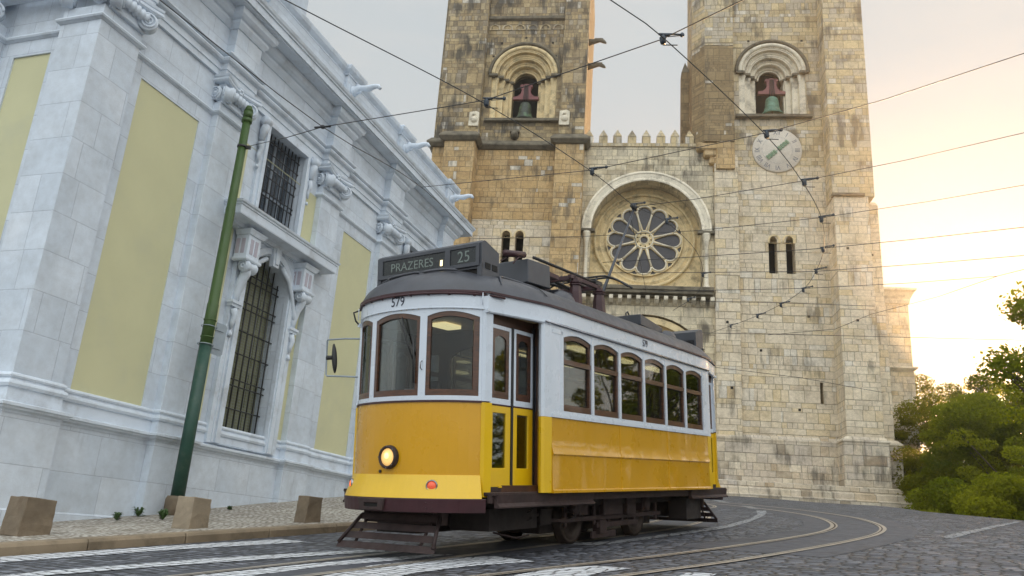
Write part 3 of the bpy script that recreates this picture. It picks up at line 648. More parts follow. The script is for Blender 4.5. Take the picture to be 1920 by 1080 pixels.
    MB().box(12.3, 14.65, -1.35, 1.3, 20.5, 40).build('buttress', m_upper2, C, bevel=.03)
    B = MB(); B.box(12.3, 14.2, -1.6, 1.3, 2, 20.4); B.build('buttress', m_pale, C, bevel=.03)
    MB().box(14.15, 15.02, -.6, 5, 2, 20.3).build('flank_buttress', m_pale, C, bevel=.03)
    MB().box(12.2, 14.0, -1.75, -1.3, 20.38, 20.56).build('weathered_ledge', m_carvd, C, bevel=.03)
    MB().prism([(-.6, 20.3), (-.1, 20.7), (5, 20.7), (5, 20.3)], 14.2, 15.02, 'x').build('flank_cap', m_pale, C)
    # base
    B = MB(); B.box(5.68, 12.1, -.5, 1, 2, 6.4).box(12.05, 14.35, -1.8, 1, 2, 6.4).box(14.3, 15.25, -.95, 5, 2, 6.4).box(-2.3, 5.8, -.3, 0, 2, 5.2).box(-12.1, -2, -1.4, 0, 2, 6.4)
    B.build('tower_base', m_base, C, bevel=.05)
    k = MB(); k.sweep([(5.66, -.48), (12.05, -.48), (12.05, -1.8), (14.37, -1.8), (14.37, -.97), (15.27, -.97), (15.27, 4)], [(-.2, 6.35), (.04, 6.35), (.04, 6.42), (-.2, 6.65)]); k.build('base_course', m_base, C)
    k = MB(); k.box(-12.3, 14.8, -2.2, .2, 1.0, 4.0).box(-12.3, 15.2, -2.5, .2, 1.0, 3.65).box(-12.3, 15.45, -2.8, .4, .5, 3.32); k.build('plinth_steps', m_base, C, bevel=.03)
    # behind the right tower
    k = MB(); k.box(3.95, 4.5, 2.2, 3.0, 24.4, 31.0); k.build('rear_pinnacle', m_turret, C)
    k = MB(); k.add([(3.95, 2.2, 31.0), (4.5, 2.2, 31.0), (4.5, 3, 31.0), (3.95, 3, 31.0), (4.22, 2.6, 32.0)], [(0, 1, 4), (1, 2, 4), (2, 3, 4), (3, 0, 4)]); k.build('pinnacle_cap', m_carvd, C)
    # ---------- clock
    K = MB(); K.lathe([(0, -.05), (1.44, -.05), (1.48, -.02), (1.48, .05)], 56, 'y', (9.55, 0, 24.1)); ck = K.build('clock', m_clock, C)
    K = MB()
    nums = ['XII', 'I', 'II', 'III', 'IV', 'V', 'VI', 'VII', 'VIII', 'IX', 'X', 'XI']
    for i, nm in enumerate(nums):
        q = PI/2-2*PI*i/12; vs, fs = text_mb(nm, .44, .006, .8)
        K.add(vs, fs, False, lambda p, q=q: (9.55+math.cos(q)*(1.18+p[1])+math.sin(q)*p[0], -.056-p[2], 24.1+math.sin(q)*(1.18+p[1])-math.cos(q)*p[0]))
    K.build('numerals', m_ink, ck)
    K = MB()
    for k2 in range(60):
        q = 2*PI*k2/60; K.prism([(9.55+math.cos(q+e)*r, 24.1+math.sin(q+e)*r) for r, e in ((.86, -.006), (.93, -.006), (.93, .006), (.86, .006))], -.056, -.052)
    K.build('minute_marks', m_ink, ck)
    for q, L, wd in ((R_(43), .9, .022), (R_(222), .85, .02)):
        K = MB(); pts = [(9.55+math.cos(q)*r, -.085, 24.1+math.sin(q)*r) for r in np.linspace(0, L, 10)]
        K.tube(pts, [wd*.5*(1+.8*abs(math.sin(i*1.5))) for i in range(10)], 6)
        for i in (2, 4, 6, 8):
            x, y, z = pts[i]; K.lathe([(.04, -.012), (.09, -.012), (.09, .012), (.04, .012)], 8, 'y', (x-math.sin(q)*.07, y, z+math.cos(q)*.07)); K.lathe([(.04, -.012), (.09, -.012), (.09, .012), (.04, .012)], 8, 'y', (x+math.sin(q)*.07, y, z-math.cos(q)*.07))
        K.build('clock_hand', m_clockg, ck)
    # ---------- side chapel
    K = MB(); K.box(15.2, 18.55, 6.2, 14, -3, 16.6); K.box(16.9, 18.62, 6.0, 7, -3, 12.1); K.box(17.15, 18.6, 6.05, 7, 12.3, 16.5); K.box(15.2, 16.55, 6.0, 7, -3, 16.5); K.build('side_chapel', m_pale, C, bevel=.03)
    K = MB(); K.box(16.55, 17.15, 6.15, 6.22, 12.3, 16.4); K.build('chapel_niche', m_ochre, C)
    K = MB(); K.sweep([(15.2, 6.0), (18.6, 6.0), (18.6, 14)], [(-.3, 16.4), (.05, 16.4), (.1, 16.7), (.3, 17.1), (.42, 17.2), (.42, 17.35), (-.3, 17.5)]); K.sweep([(15.2, 6.0), (18.6, 6.0), (18.6, 14)], [(-.3, 12.0), (.04, 12.0), (.2, 12.15), (.2, 12.25), (-.2, 12.35)]); K.build('chapel_cornice', m_carvw, C)
    # ---------- bells, hung in the niches
    def bell(cx, zb, mb_, word, H=1.65, rr=.68):
        bt = thing('bell', word, 'bell', CA_M@Matrix.Translation((cx, .95, zb)), group='church bells')
        b = MB(); b.lathe([(0, H*.80), (rr*.35, H*.80), (rr*.5, H*.74), (rr*.56, H*.62), (rr*.6, H*.4), (rr*.7, H*.22), (rr*.88, H*.08), (rr, 0), (rr*.95, -.02), (rr*.8, .05), (rr*.5, H*.5), (0, H*.7)], 28); b.lathe([(rr*.62, H*.36), (rr*.65, H*.35), (rr*.66, H*.32), (rr*.64, H*.31)], 28); b.lathe([(rr*.9, H*.085), (rr*.93, H*.07), (rr*.93, H*.055)], 28); b.build('bell_body', mb_, bt)
        b = MB(); b.tube([(0, 0, H*.7), (0, 0, .1)], .03, 6); b.lathe([(0, -.08), (.08, -.04), (.1, .04), (.05, .14), (0, .16)], 10); b.build('clapper', m_iron, bt)
        y = MB(); pr = []
        for x, z in ((.85, H*.95), (.85, H*1.08), (.55, H*1.1), (.38, H*1.2), (.3, H*1.35), (.34, H*1.5), (.22, H*1.62), (.12, H*1.66)): pr.append((x, z))
        poly = pr+[(-x, z) for x, z in reversed(pr)]
        y.prism(poly, -.12, .12)
        for s in (-1, 1): y.lathe([(0, -.14), (.12, -.14), (.12, .14), (0, .14)], 12, 'y', (s*.3, 0, H*1.56))
        y.build('yoke', m_yoke, bt, bevel=.02)
        s = MB()
        for dx in (-.13, -.04, .05, .14): s.tube([(dx*1.3, -.14, H*.78), (dx, -.15, H*1.1), (dx*.7, -.14, H*1.6)], .025, 6)
        s.build('yoke_strap', m_iron, bt)
    bell(cl+.08, 26.55, m_bronzed, 'dark green bell hanging from a pink yoke in the left tower niche')
    bell(cr+.12, 26.98, m_bronze, 'pale green bell hanging from a pink yoke above the clock', 1.62, .74)
build_cathedral()

# ================================================================== CHURCH (left)
def build_church():
    C = thing('church', 'white limestone church with yellow panels and grilled windows along the pavement', 'church', CH_M)
    PIL = [(11.85, 12.68), (15.87, 16.75), (19.07, 19.98), (23.0, 23.9)]; XE = 24.15
    PD = .15
    def plan(extra=0.0, pil=True):
        p = [(8.97, 5.2)]
        p += [(8.97, 2.9), (8.72, 2.9), (8.72, 2.1), (8.97, 2.1), (8.97, .62), (8.72, .62), (8.72, -.22), (9.6, -.22), (9.6, 0)]
        for a, b in PIL: p += [(a, 0), (a, -PD), (b, -PD), (b, 0)]
        return p+[(XE, 0), (XE, 5)]
    path = plan()
    ZB = -1.2
    # wall core behind panels and windows
    holes = []; wins = [(13.65, 15.22), (21.0, 22.5)]
    for a, b in wins: holes += [arch_poly(a, b, 1.5, 4.85, 14), rect(a-.03, b-.07, 6.45, 8.42)]
    pans = [(9.98, 11.55), (17.31, 18.88)]
    for a, b in pans: holes.append(rect(a, b, 1.86, 7.4))
    MB().prism(rect(8.97, XE, ZB, 11.4), 0, .35, holes=holes).build('wall', m_lime, C)
    MB().prism([(0.35, ZB), (5.2, ZB), (5.2, 11.4), (.35, 11.4)], 8.97, 9.3, 'x', holes=[[(1.0, 1.86), (1.82, 1.86), (1.82, 7.4), (1.0, 7.4)]]).build('front_wall', m_lime, C)
    MB().prism([(.9, 1.8), (1.9, 1.8), (1.9, 7.5), (.9, 7.5)], 9.0, 9.1, 'x').build('yellow_panel', m_plaster, C)
    for a, b in pans: MB().box(a-.05, b+.05, .02, .3, 1.8, 7.45).build('yellow_panel', m_plaster, C)
    MB().box(XE-.3, XE, .35, 5, ZB, 11.4).build('end_wall', m_lime, C)
    MB().box(9.2, XE-.3, 1.3, 4.9, ZB, 11.2).build('building_core', m_dark, C)
    for a, b in ((12.68, 15.87), (19.98, 23.0)): MB().prism(rect(a, b, 1.6, 7.7), -.006, .01, holes=[rect(a+.42, b-.42, 1.5, 7.69)]).build('yellow_strip', m_plaster, C)
    # pilasters
    def pil(a, b, y, z0=1.65, z1=8.0):
        return MB().box(a, b, y, .05, z0, z1).build('pilaster', m_lime, C, bevel=.008)
    pc = MB(); pc.prism([(8.72, .62), (8.72, -.22), (9.6, -.22), (9.6, .1), (9.1, .62)], 1.65, 8.0, 'z'); pils = [pc.build('pilaster', m_lime, C, bevel=.008)]
    MB().box(8.72, 9.1, 2.1, 2.9, 1.65, 8.0).build('pilaster', m_lime, C)
    for a, b in PIL: pils.append(pil(a, b, -PD))
    # plinth and mouldings that break forward round the pilasters
    MB().sweep(path, [(-.3, ZB), (.10, ZB), (.10, -.0), (.07, .03), (.07, 1.32), (-.3, 1.32)]).build('plinth', m_lime, C)
    MB().sweep(path, [(-.2, 1.31), (.085, 1.31), (.085, 1.335), (.10, 1.35), (.14, 1.36), (.15, 1.385), (.18, 1.40), (.18, 1.44), (.05, 1.47), (.04, 1.66), (-.2, 1.66)]).build('plinth_moulding', m_limeplain, C)
    MB().sweep(path, [(-.2, 1.655), (.03, 1.655), (.07, 1.67), (.085, 1.71), (.07, 1.75), (.035, 1.765), (.03, 1.79), (.05, 1.80), (.06, 1.825), (.05, 1.85), (.015, 1.87), (-.2, 1.87)]).build('base_torus', m_limeplain, C)
    wpath = lambda a, b: [(a, 0), (b, 0)]
    strg = [(-.1, 7.70), (.01, 7.70), (.035, 7.72), (.06, 7.73), (.075, 7.76), (.06, 7.79), (.03, 7.80), (.02, 7.82), (-.1, 7.82)]
    sm = MB()
    sm.sweep(path[:14], strg); sm.build('string_moulding', m_limeplain, C); sm = MB(); sm.sweep([(15.87-.01, .0), (15.87, -PD), (16.75, -PD), (16.75, 0), (19.07, 0), (19.07, -PD), (19.98, -PD), (19.98, 0)], strg); sm.build('string_moulding', m_limeplain, C); sm = MB(); sm.sweep([(23.0, 0), (23.0, -PD), (23.9, -PD), (23.9, 0), (XE, 0), (XE, 5)], strg)
    sm.build('string_moulding', m_limeplain, C)
    # entablature
    MB().sweep(path, [(-.2, 8.54), (.06, 8.54), (.06, 8.66), (.085, 8.67), (.085, 8.80), (.12, 8.81), (.16, 8.83), (.18, 8.87), (.16, 8.91), (.12, 8.93), (.16, 8.94), (.20, 8.97), (.20, 9.0), (.0, 9.04), (-.2, 9.04)]).build('architrave', m_limeplain, C)
    # frieze with dosserets (short upper pilasters)
    dos = [(8.72, 9.6)]
    for a, b in PIL: dos.append((a, b))
    dos2 = [(14.15, 14.75), (21.45, 22.05), (10.45, 11.05), (17.75, 18.3)]
    d = MB()
    for a, b in dos: d.box(a-.0, b, -.24, .1, 9.0, 9.72)
    MB().box(8.8, XE, -.05, .1, 9.0, 9.72).build('frieze', m_lime, C)
    for a, b in dos: MB().box(a, b, -.25, .1, 9.02, 9.70).build('dosseret', m_lime, C, bevel=.006)
    fp = [(8.8, 5.2), (8.8, .62), (8.55, .62), (8.55, -.25), (9.6, -.25), (9.6, -.05)]
    for a, b in PIL: fp += [(a, -.05), (a, -.25), (b, -.25), (b, -.05)]
    fp += [(XE, -.05), (XE, 5)]
    MB().sweep(fp, [(-.2, 9.66), (.02, 9.66), (.05, 9.70), (.09, 9.76), (.09, 9.82), (.14, 9.84), (.20, 9.90), (.22, 9.98), (.22, 10.04), (-.2, 10.04)]).build('cornice_bed', m_limeplain, C)
    cp = [(8.7, 5.2), (8.7, -.12), (12.0, -.12)]
    MB().sweep([(8.7, 5.2), (8.7, -.1), (XE, -.1), (XE, 5)], [(-.3, 10.035), (.46, 10.035), (.46, 10.06), (.50, 10.06), (.50, 10.22), (.53, 10.23), (.53, 10.26), (.56, 10.29), (.58, 10.35), (.4, 10.40), (-.3, 10.42)]).build('cornice', m_limeplain, C)
    MB().sweep([(8.8, 5.2), (8.8, -.02), (XE, -.02), (XE, 5)], [(-.5, 10.4), (.12, 10.4), (.12, 10.52), (.06, 10.55), (.02, 10.58), (.02, 11.34), (-.5, 11.34)]).build('parapet', m_lime, C)
    pp = [(8.8, 5.2), (8.8, .6), (8.7, .6), (8.7, -.12), (9.6, -.12), (9.6, -.02)]
    for a in (12.3, 16.3, 19.55, 23.3): pp += [(a, -.02), (a, -.13), (a+.62, -.13), (a+.62, -.02)]
    pp += [(XE, -.02), (XE, 5)]
    MB().sweep(pp, [(-.6, 11.33), (.03, 11.33), (.03, 11.37), (.07, 11.40), (.12, 11.45), (.14, 11.52), (.14, 11.56), (.08, 11.61), (-.6, 11.64)]).build('parapet_coping', m_limeplain, C)
    for a in (12.3, 16.3, 19.55, 23.3):
        MB().box(a, a+.62, -.13, 0, 10.54, 11.34).build('parapet_pier', m_lime, C, bevel=.005)
        g = MB(); x = a+.31; gs = lambda p, x=x: (x+(p[0]-x)*.8, -.13+(p[1]+.13)*.86, 11.02+(p[2]-11.02)*.8)
        g.lathe([(0, -.02), (.17, -.02), (.19, .02), (.15, .06), (0, .06)], 14, 'y', (x, -.17, 11.02), xf=gs)
        P = [(x, -.12, 11.0), (x, -.22, 11.04), (x, -.34, 11.12), (x, -.5, 11.10), (x, -.66, 11.08), (x, -.84, 11.13), (x, -.98, 11.12), (x, -1.06, 11.02)]
        g.tube(P, [.17, .15, .11, .10, .115, .09, .075, .05], 10, xf=gs); g.tube([(x, -.2, 11.22), (x, -.3, 11.24), (x, -.4, 11.16)], [.05, .045, .02], 6, xf=gs); g.tube([(x, -.3, 10.95), (x, -.42, 10.98), (x, -.5, 11.03)], [.05, .04, .02], 6, xf=gs)
        gg = g.build('gargoyle_spout', m_limeplain, C)
    # ionic capitals
    def volute(mb, c, ax, r=.17, w=.09):
        """scroll disc whose faces look along +-ax (unit xy vector)"""
        ax = Vector((ax[0], ax[1], 0)).normalized(); u = Vector((-ax.y, ax.x, 0)); up = Vector((0, 0, 1)); c = Vector(c)
        xf = lambda p: c+ax*p[1]+u*p[0]+up*p[2]
        mb.lathe([(0, -w), (r*.92, -w), (r, -w*.8), (r*.86, 0), (r, w*.8), (r*.92, w), (0, w)], 22, 'y', xf=xf)
        for s in (-1, 1):
            pts = []
            for i in range(44): q = i*.36; rr = r*.9*(1-i/47.); pts.append((math.cos(q)*rr, s*(w+.012), math.sin(q)*rr))
            mb.tube(pts, [.022*(1-i/70) for i in range(44)], 6, xf=xf); mb.lathe([(0, w*s+s*.04), (.03, w*s+s*.03), (.04, w*s)], 8, 'y', xf=xf)
    def capital(a, b, y, parent):
        m = MB(); zc = 8.16
        volute(m, (a+.06, y-.10, zc), (1, -1)); volute(m, (b-.06, y-.10, zc), (1, 1))
        volute(m, (a-.02, y+.08, zc), (1, -.2), .15, .06)
        # bolster between the scrolls, rope-like
        n = 15; P = [(a+.14+(b-a-.28)*i/n, y-.11, zc+.05) for i in range(n+1)]
        m.tube(P, [.085+.03*math.cos(2*PI*i/3*1.0) for i in range(n+1)], 10)
        m.box(a+.01, b-.01, y-.05, y+.1, 7.98, 8.3)
        m.tube([(a+.03+(b-a-.06)*i/20, y-.045, 8.0) for i in range(21)], [.022+.012*(i % 2) for i in range(21)], 6)
        # abacus, concave to the street, with a flower
        ab = [(a-.10, y-.16), (a+.1, y-.10), ((a+b)/2-.1, y-.055), ((a+b)/2+.1, y-.055), (b-.1, y-.10), (b+.10, y-.16)]
        m.sweep([(a-.10, y+.15)]+ab+[(b+.10, y+.15)], [(-.1, 8.38), (.02, 8.38), (.05, 8.41), (.05, 8.44), (.02, 8.47), (.04, 8.49), (.05, 8.53), (-.1, 8.55)])
        for k in range(6): q = 2*PI*k/6; m.lathe([(0, -.02), (.035, -.01), (.03, .02)], 6, 'y', ((a+b)/2+.05*math.cos(q), y-.11, 8.42+.05*math.sin(q)))
        m.box(a-.02, b+.02, y-.06, y+.1, 8.3, 8.56)
        m.build('capital', m_limeplain, parent)
    capital(8.78, 9.6, -.22, pils[0])
    m = MB(); volute(m, (8.66, .52, 8.16), (-1, 1)); volute(m, (8.66, -.16, 8.16), (-1, -1)); volute(m, (8.66, 2.16, 8.16), (-1, -1)); m.sweep([(8.72, 3.0), (8.72, -.3)], [(-.1, 8.38), (.1, 8.38), (.13, 8.45), (.13, 8.55), (-.1, 8.55)]); m.build('capital', m_limeplain, pils[0])
    for (a, b), p in zip(PIL, pils[1:]): capital(a, b, -PD, p)
    # windows
    for wi, (a, b) in enumerate(wins):
        c = (a+b)/2
        # lower arched window
        W = MB(); W.prism(rect(a-.38, b+.38, 1.5, 5.9), -.10, .02, holes=[arch_poly(a-.0, b+.0, 1.49, 4.85, 16)])
        W.prism(arch_poly(a-.17, b+.17, 1.52, 4.85, 20), -.14, -.09, holes=[arch_poly(a-.03, b+.03, 1.51, 4.85, 20)])
        W.prism(arch_poly(a-.26, b+.26, 1.52, 4.85, 20), -.12, -.095, holes=[arch_poly(a-.21, b+.21, 1.515, 4.85, 20)])
        fr = W.build('window_surround', m_limeplain, C, bevel=.008)
        K = MB(); K.prism([(c-.16, 5.9), (c+.16, 5.9), (c+.1, 5.4), (c-.1, 5.4)], -.2, -.08); K.prism([(c-.1, 5.86), (c+.1, 5.86), (c+.06, 5.46), (c-.06, 5.46)], -.23, -.19); K.build('keystone', m_limeplain, fr, bevel=.01)
        K = MB()
        for s in (-1, 1):
            pts = [(c+s*q, -.15, z) for q, z in ((.30, 5.50), (.62, 5.28), (.80, 5.02), (.92, 4.80), (1.0, 4.62), (1.02, 4.5))]; K.tube(pts, [.05, .055, .055, .05, .06, .035], 8)
            K.tube([(c+s*q, -.11, z) for q, z in ((.72, 5.60), (.95, 5.45), (1.03, 5.1))], .022, 6)
        K.build('arch_scrolls', m_limeplain, fr)
        g = MB(); g.prism(arch_poly(a-.1, b+.1, 1.4, 4.85, 14), .34, .36); win = g.build('window', m_shut, C)
        g = MB()
        for k in range(6): x = a+.13+(b-a)/6*k; g.box(x-.10+.1, x+.06, .31, .345, 1.5, 5.5)
        for z in (2.35, 3.2, 4.05, 4.85): g.box(a, b, .32, .35, z-.06, z+.06)
        g.build('shutter_slats', m_shut, win)
        g = MB()
        for k in range(8):
            x = a+.09+(b-a-.18)*k/7; top = 4.85+math.sqrt(max(0, ((b-a)/2)**2-(x-c)**2)); g.tube([(x, .17, 1.5), (x, .17, top)], .017, 6)
        for z in (1.82, 2.28, 2.75, 2.88, 3.42, 3.9, 4.38, 4.52, 4.98, 5.12):
            hw = (b-a)/2 if z < 4.85 else math.sqrt(max(0, ((b-a)/2)**2-(z-4.85)**2)); g.tube([(c-hw, .165, z), (c+hw, .165, z)], .014, 6)
        g.build('window_grille', m_iron, win)
        g = MB()
        n = 26
        for k in range(n):
            x = a+(b-a)*(k+.5)/n; top = 4.85+math.sqrt(max(0, ((b-a)/2)**2-(x-c)**2)); g.box(x-.0018, x+.0018, .225, .229, 1.5, top)
        for k in range(66): z = 1.53+.06*k; hw = (b-a)/2 if z < 4.85 else math.sqrt(max(0, ((b-a)/2)**2-(z-4.85)**2)); g.box(c-hw, c+hw, .225, .229, z-.0018, z+.0018)
        g.build('wire_mesh', m_steel, win)
        # consoles, blocks and hood
        for s in (-1, 1):
            x = c+s*1.06; K = MB()
            K.box(x-.21, x+.21, -.36, -.05, 5.2, 5.72)
            K.sweep([(x-.21, -.05), (x-.21, -.36), (x+.21, -.36), (x+.21, -.05)], [(-.05, 5.66), (.03, 5.68), (.06, 5.74), (.09, 5.78), (-.05, 5.8)]); K.sweep([(x-.21, -.05), (x-.21, -.36), (x+.21, -.36), (x+.21, -.05)], [(-.05, 5.12), (.03, 5.12), (.05, 5.15), (.05, 5.19), (-.05, 5.22)])
            K.build('bracket_block', m_limeplain, fr, bevel=.006)
            K = MB()
            for q in (-.13, .02): K.box(x+q, x+q+.10, -.366, -.35, 5.28, 5.6)
            for q in (-.29, -.16): K.box(x-s*0-.216 if s > 0 else x-.216, x-.2, q, q+.09, 5.28, 5.6)
            K.build('sunk_flutes', m_inlay, fr)
            K = MB(); V = Vector
            K.tube([(x, -.30, 5.06), (x, -.26, 4.9), (x, -.17, 4.72), (x, -.12, 4.5), (x, -.10, 4.3)], [.10, .10, .09, .08, .07], 10)
            K.lathe([(0, -.17), (.12, -.17), (.13, -.12), (.10, 0), (.13, .12), (.12, .17), (0, .17)], 16, 'x', (x, -.30, 5.03))
            for e in (-1, 1):
                pts = [(x+e*.185, -.30+math.cos(i*.4)*.11*(1-i/26), 5.03+math.sin(i*.4)*.11*(1-i/26)) for i in range(24)]; K.tube(pts, .014, 5)
            K.box(x-.17, x+.17, -.2, -.05, 4.26, 4.32).box(x-.14, x+.14, -.17, -.05, 4.2, 4.26)
            K.tube([(x-.05, -.15, 4.16), (x+.02, -.16, 4.02), (x-.02, -.15, 3.88), (x, -.14, 3.76)], [.07, .065, .05, .03], 8); K.tube([(x+.06, -.14, 4.12), (x+.04, -.15, 4.0)], [.05, .03], 6)
            K.lathe([(0, 0), (.055, .0), (.045, .06), (.02, .12), (0, .13)], 8, 'z', (x, -.13, 3.6))
            K.build('scroll_bracket', m_limeplain, fr)
        K = MB(); K.sweep([(a-.68, .0), (a-.68, -.10), (b+.68, -.10), (b+.68, .0)], [(-.3, 5.80), (.12, 5.80), (.16, 5.86), (.43, 5.88), (.44, 5.9), (.44, 6.06), (.46, 6.07), (.46, 6.1), (.49, 6.12), (.50, 6.16), (.2, 6.2), (-.3, 6.22)]); K.box(a-.66, b+.66, -.16, .0, 5.78, 6.2); K.build('hood_cornice', m_limeplain, C, bevel=0)
        # upper window
        a2, b2 = a-.03, b-.07
        W = MB(); W.prism(rect(a2-.2, b2+.2, 6.2, 8.54), -.07, .03, holes=[rect(a2, b2, 6.45, 8.40)]); W.prism(rect(a2-.10, b2+.10, 6.3, 8.5), -.11, -.06, holes=[rect(a2+.0, b2-.0, 6.44, 8.40)])
        fu = W.build('window_surround', m_limeplain, C, bevel=.006)
        for s in (-1, 1):
            x = (a2-.24) if s < 0 else (b2+.24); K = MB()
            K.lathe([(0, -.09), (.10, -.09), (.11, 0), (.10, .09), (0, .09)], 14, 'x', (x, -.14, 8.38)); K.tube([(x, -.14, 8.3), (x, -.10, 8.15), (x, -.08, 7.95)], [.09, .08, .06], 8); K.tube([(x-.04, -.09, 7.9), (x+.03, -.09, 7.75), (x-.02, -.08, 7.6), (x, -.08, 7.45)], [.06, .055, .045, .02], 8); K.lathe([(0, 0), (.04, 0), (.03, .06), (0, .08)], 8, 'z', (x, -.07, 7.3))
            K.build('scroll_bracket', m_limeplain, fu)
        g = MB(); g.box(a2-.05, b2+.05, .33, .35, 6.4, 8.45); win = g.build('window', m_winglass, C)
        g = MB()
        for x in (a2+.05, c-.42, c-.05, c+.32, b2-.05): g.box(x-.035, x+.035, .27, .33, 6.45, 8.4)
        for z in (6.5, 7.1, 7.75, 8.35): g.box(a2, b2, .28, .325, z-.025, z+.025)
        g.build('window_frame', m_winframe, win)
        g = MB()
        for k in range(11): x = a2+.05+(b2-a2-.1)*k/10; g.tube([(x, .12, 6.45), (x, .12, 8.4)], .014, 6)
        for z in (6.6, 6.95, 7.06, 7.4, 7.62, 7.95, 8.22): g.tube([(a2, .115, z), (b2, .115, z)], .013, 6)
        g.build('window_grille', m_iron, win)
        g = MB()
        for k in range(28): x = a2+(b2-a2)*(k+.5)/28; g.box(x-.0015, x+.0015, .2, .203, 6.45, 8.4)
        for k in range(36): z = 6.47+.054*k; g.box(a2, b2, .2, .203, z-.0015, z+.0015)
        g.build('wire_mesh', m_steel, win)
    # red roof piece and set-back chimney wall
    p = ray(566, 25); q = p*((-10.5-2.4)/(p@CN)); s = q@CD; z = q[2]
    MB().box(s-2.6, s-.06, 2.2, 3.4, 11.0, 16).build('bell_gable', m_lime, C)
    MB().prism([(2.0, 13.55), (3.6, 13.55), (2.8, 15.2)], s-.5, s+.22, 'x').build('red_tile_roof', m_tile, C)
build_church()

# ------------------------------------------------------------------ pavement things
def bollard(px, py, w, h, rot, tilt, m, label, notch=0):
    p = hit_ground(px, py, .12); b = thing('stone_bollard', label, 'bollard', loc=(p[0], p[1], pz(p[0], p[1])-.03), group='stone blocks along the kerb')
    b.rotation_euler = (R_(tilt[0]), R_(tilt[1]), R_(rot)); s = MB(); r = w/2; k = random.Random(px)
    n = 6; vs = []; fs = []
    for j in range(n+1):
        z = h*j/n; f = 1-.06*j/n
        for (cx, cy) in [(-1, -1), (-.33, -1), (.33, -1), (1, -1), (1, -.33), (1, .33), (1, 1), (.33, 1), (-.33, 1), (-1, 1), (-1, .33), (-1, -.33)]:
            vs.append((cx*r*f+k.uniform(-.006, .006), cy*r*f+k.uniform(-.006, .006), z+k.uniform(-.004, .004)))
    for j in range(n):
        for i in range(12): fs.append((j*12+i, j*12+(i+1) % 12, (j+1)*12+(i+1) % 12, (j+1)*12+i))
    fs.append(tuple(range(12))[::-1]); fs.append(tuple(n*12+i for i in range(12)))
    s.add(vs, fs); s.build('block', m, b, bevel=.012, seg=2)
bollard(45, 1003, .40, .46, 58, (0, 3), m_bollard, 'leaning grey brown stone block nearest the left end of the pavement')
bollard(355, 990, .34, .44, 62, (0, 2), m_bollardp, 'pale stained stone block standing in front of the green pole')
bollard(575, 980, .29, .42, 50, (1, 1), m_bollard, 'brown stone block on the kerb nearest the tram')
def green_pole():
    p = hit_ground(326, 968, .12); z0 = pz(p[0], p[1])
    P = thing('tram_wire_pole', 'green painted steel pole leaning over the pavement before the church', 'pole', loc=(p[0], p[1], z0-.05))
    rt = ray(468, 200); dist = math.hypot(p[0], p[1]); tp = rt*(math.hypot(p[0], p[1])/math.hypot(rt[0], rt[1])); H = tp[2]-z0+.05
    top = Vector((tp[0]-p[0], tp[1]-p[1], H)); ax = lambda f: top*f
    s = MB(); s.lathe([(0, 0), (.19, 0), (.19, .30), (.16, .36), (0, .36)], 20); s.build('pole_base', m_bollard, P)
    f1 = .385; r0, r1, r2 = .118, .108, .078
    s = MB(); s.tube([ax(.02), ax(f1)], [r0, r1], 24); s.build('lower_pole', m_greendk, P)
    s = MB(); s.tube([ax(f1), ax(.48), ax(.481), ax(.72), ax(.725), ax(.97)], [r1, r1-.004, r1-.012, r1-.018, r2+.006, r2], 24)
    s.tube([ax(.955), ax(.965)], r2+.022, 20); s.tube([ax(.968), ax(.985)], r2+.012, 20); s.tube([ax(.985), ax(1.0)], [r2+.014, r2*.7], 20)
    for f in (.384, .40, .44): s.tube([ax(f), ax(f+.003)], r1+.009, 20)
    s.build('upper_pole', m_greenlt, P)
    b = MB(); b.tube([ax(.885), ax(.89)], r2+.02, 16); b.box(r2, r2+.09, -.03, .03, -.03, .03, xf=lambda q: Vector(q)+ax(.887)); b.build('wire_clamp', m_iron, P)
    # sign plate seen from behind
    S = thing('traffic_sign', 'back of a small galvanised sign plate clamped to the green pole', 'sign', loc=Vector(P.location)+ax(.405)); S.rotation_euler = (0, R_(2), R_(58))
    b = MB(); b.prism([(.15, -.30), (.36, -.30), (.40, -.26), (.40, .26), (.36, .30), (.15, .30)], -.006, .006); b.build('plate', m_steel, S)
    for z in (-.17, .17): b = MB(); b.box(.05, .33, -.022, -.006, z-.02, z+.02); b.tube([(.14*math.cos(t), .14*math.sin(t), z) for t in [2*PI*i/20 for i in range(20)]], .008, 6, close=True); b.build('bracket', m_steel, S)
    return Vector(P.location)+ax(.887)
POLE_CLAMP = green_pole()
def hit_pave(x, y):
    d = ray(x, y); t = 4.0
    while t < 40:
        p = d*t
        if p[2] < pz(p[0], p[1]): return p
        t += .02
    return p
def weed(px, py, r, label, seed):
    p = hit_pave(px, py); k = random.Random(seed); o = thing('weed', label, 'weed', loc=(p[0], p[1], pz(p[0], p[1])), group='weeds on the pavement'); s = MB()
    for i in range(46):
        a = k.uniform(0, 2*PI); l = r*k.uniform(.4, 1); h = r*k.uniform(.2, 1.1); w = .012+.01*k.random(); c, d = math.cos(a), math.sin(a)
        s.add([(0, 0, 0), (c*l*.6-d*w, d*l*.6+c*w, h), (c*l, d*l, h*.8), (c*l*.6+d*w, d*l*.6-c*w, h)], [(0, 1, 2, 3)])
    s.build('leaves', m_leafw, o, normals=False)
weed(218, 976, .12, 'small green weed at the wall foot left of the plinth break', 1)
weed(259, 969, .15, 'taller green weed at the wall foot beside the plinth corner', 2)
weed(305, 975, .16, 'low grassy weed beside the base of the green pole', 3)
weed(430, 956, .07, 'tiny weed at the wall foot between the pole and the third stone block', 5)

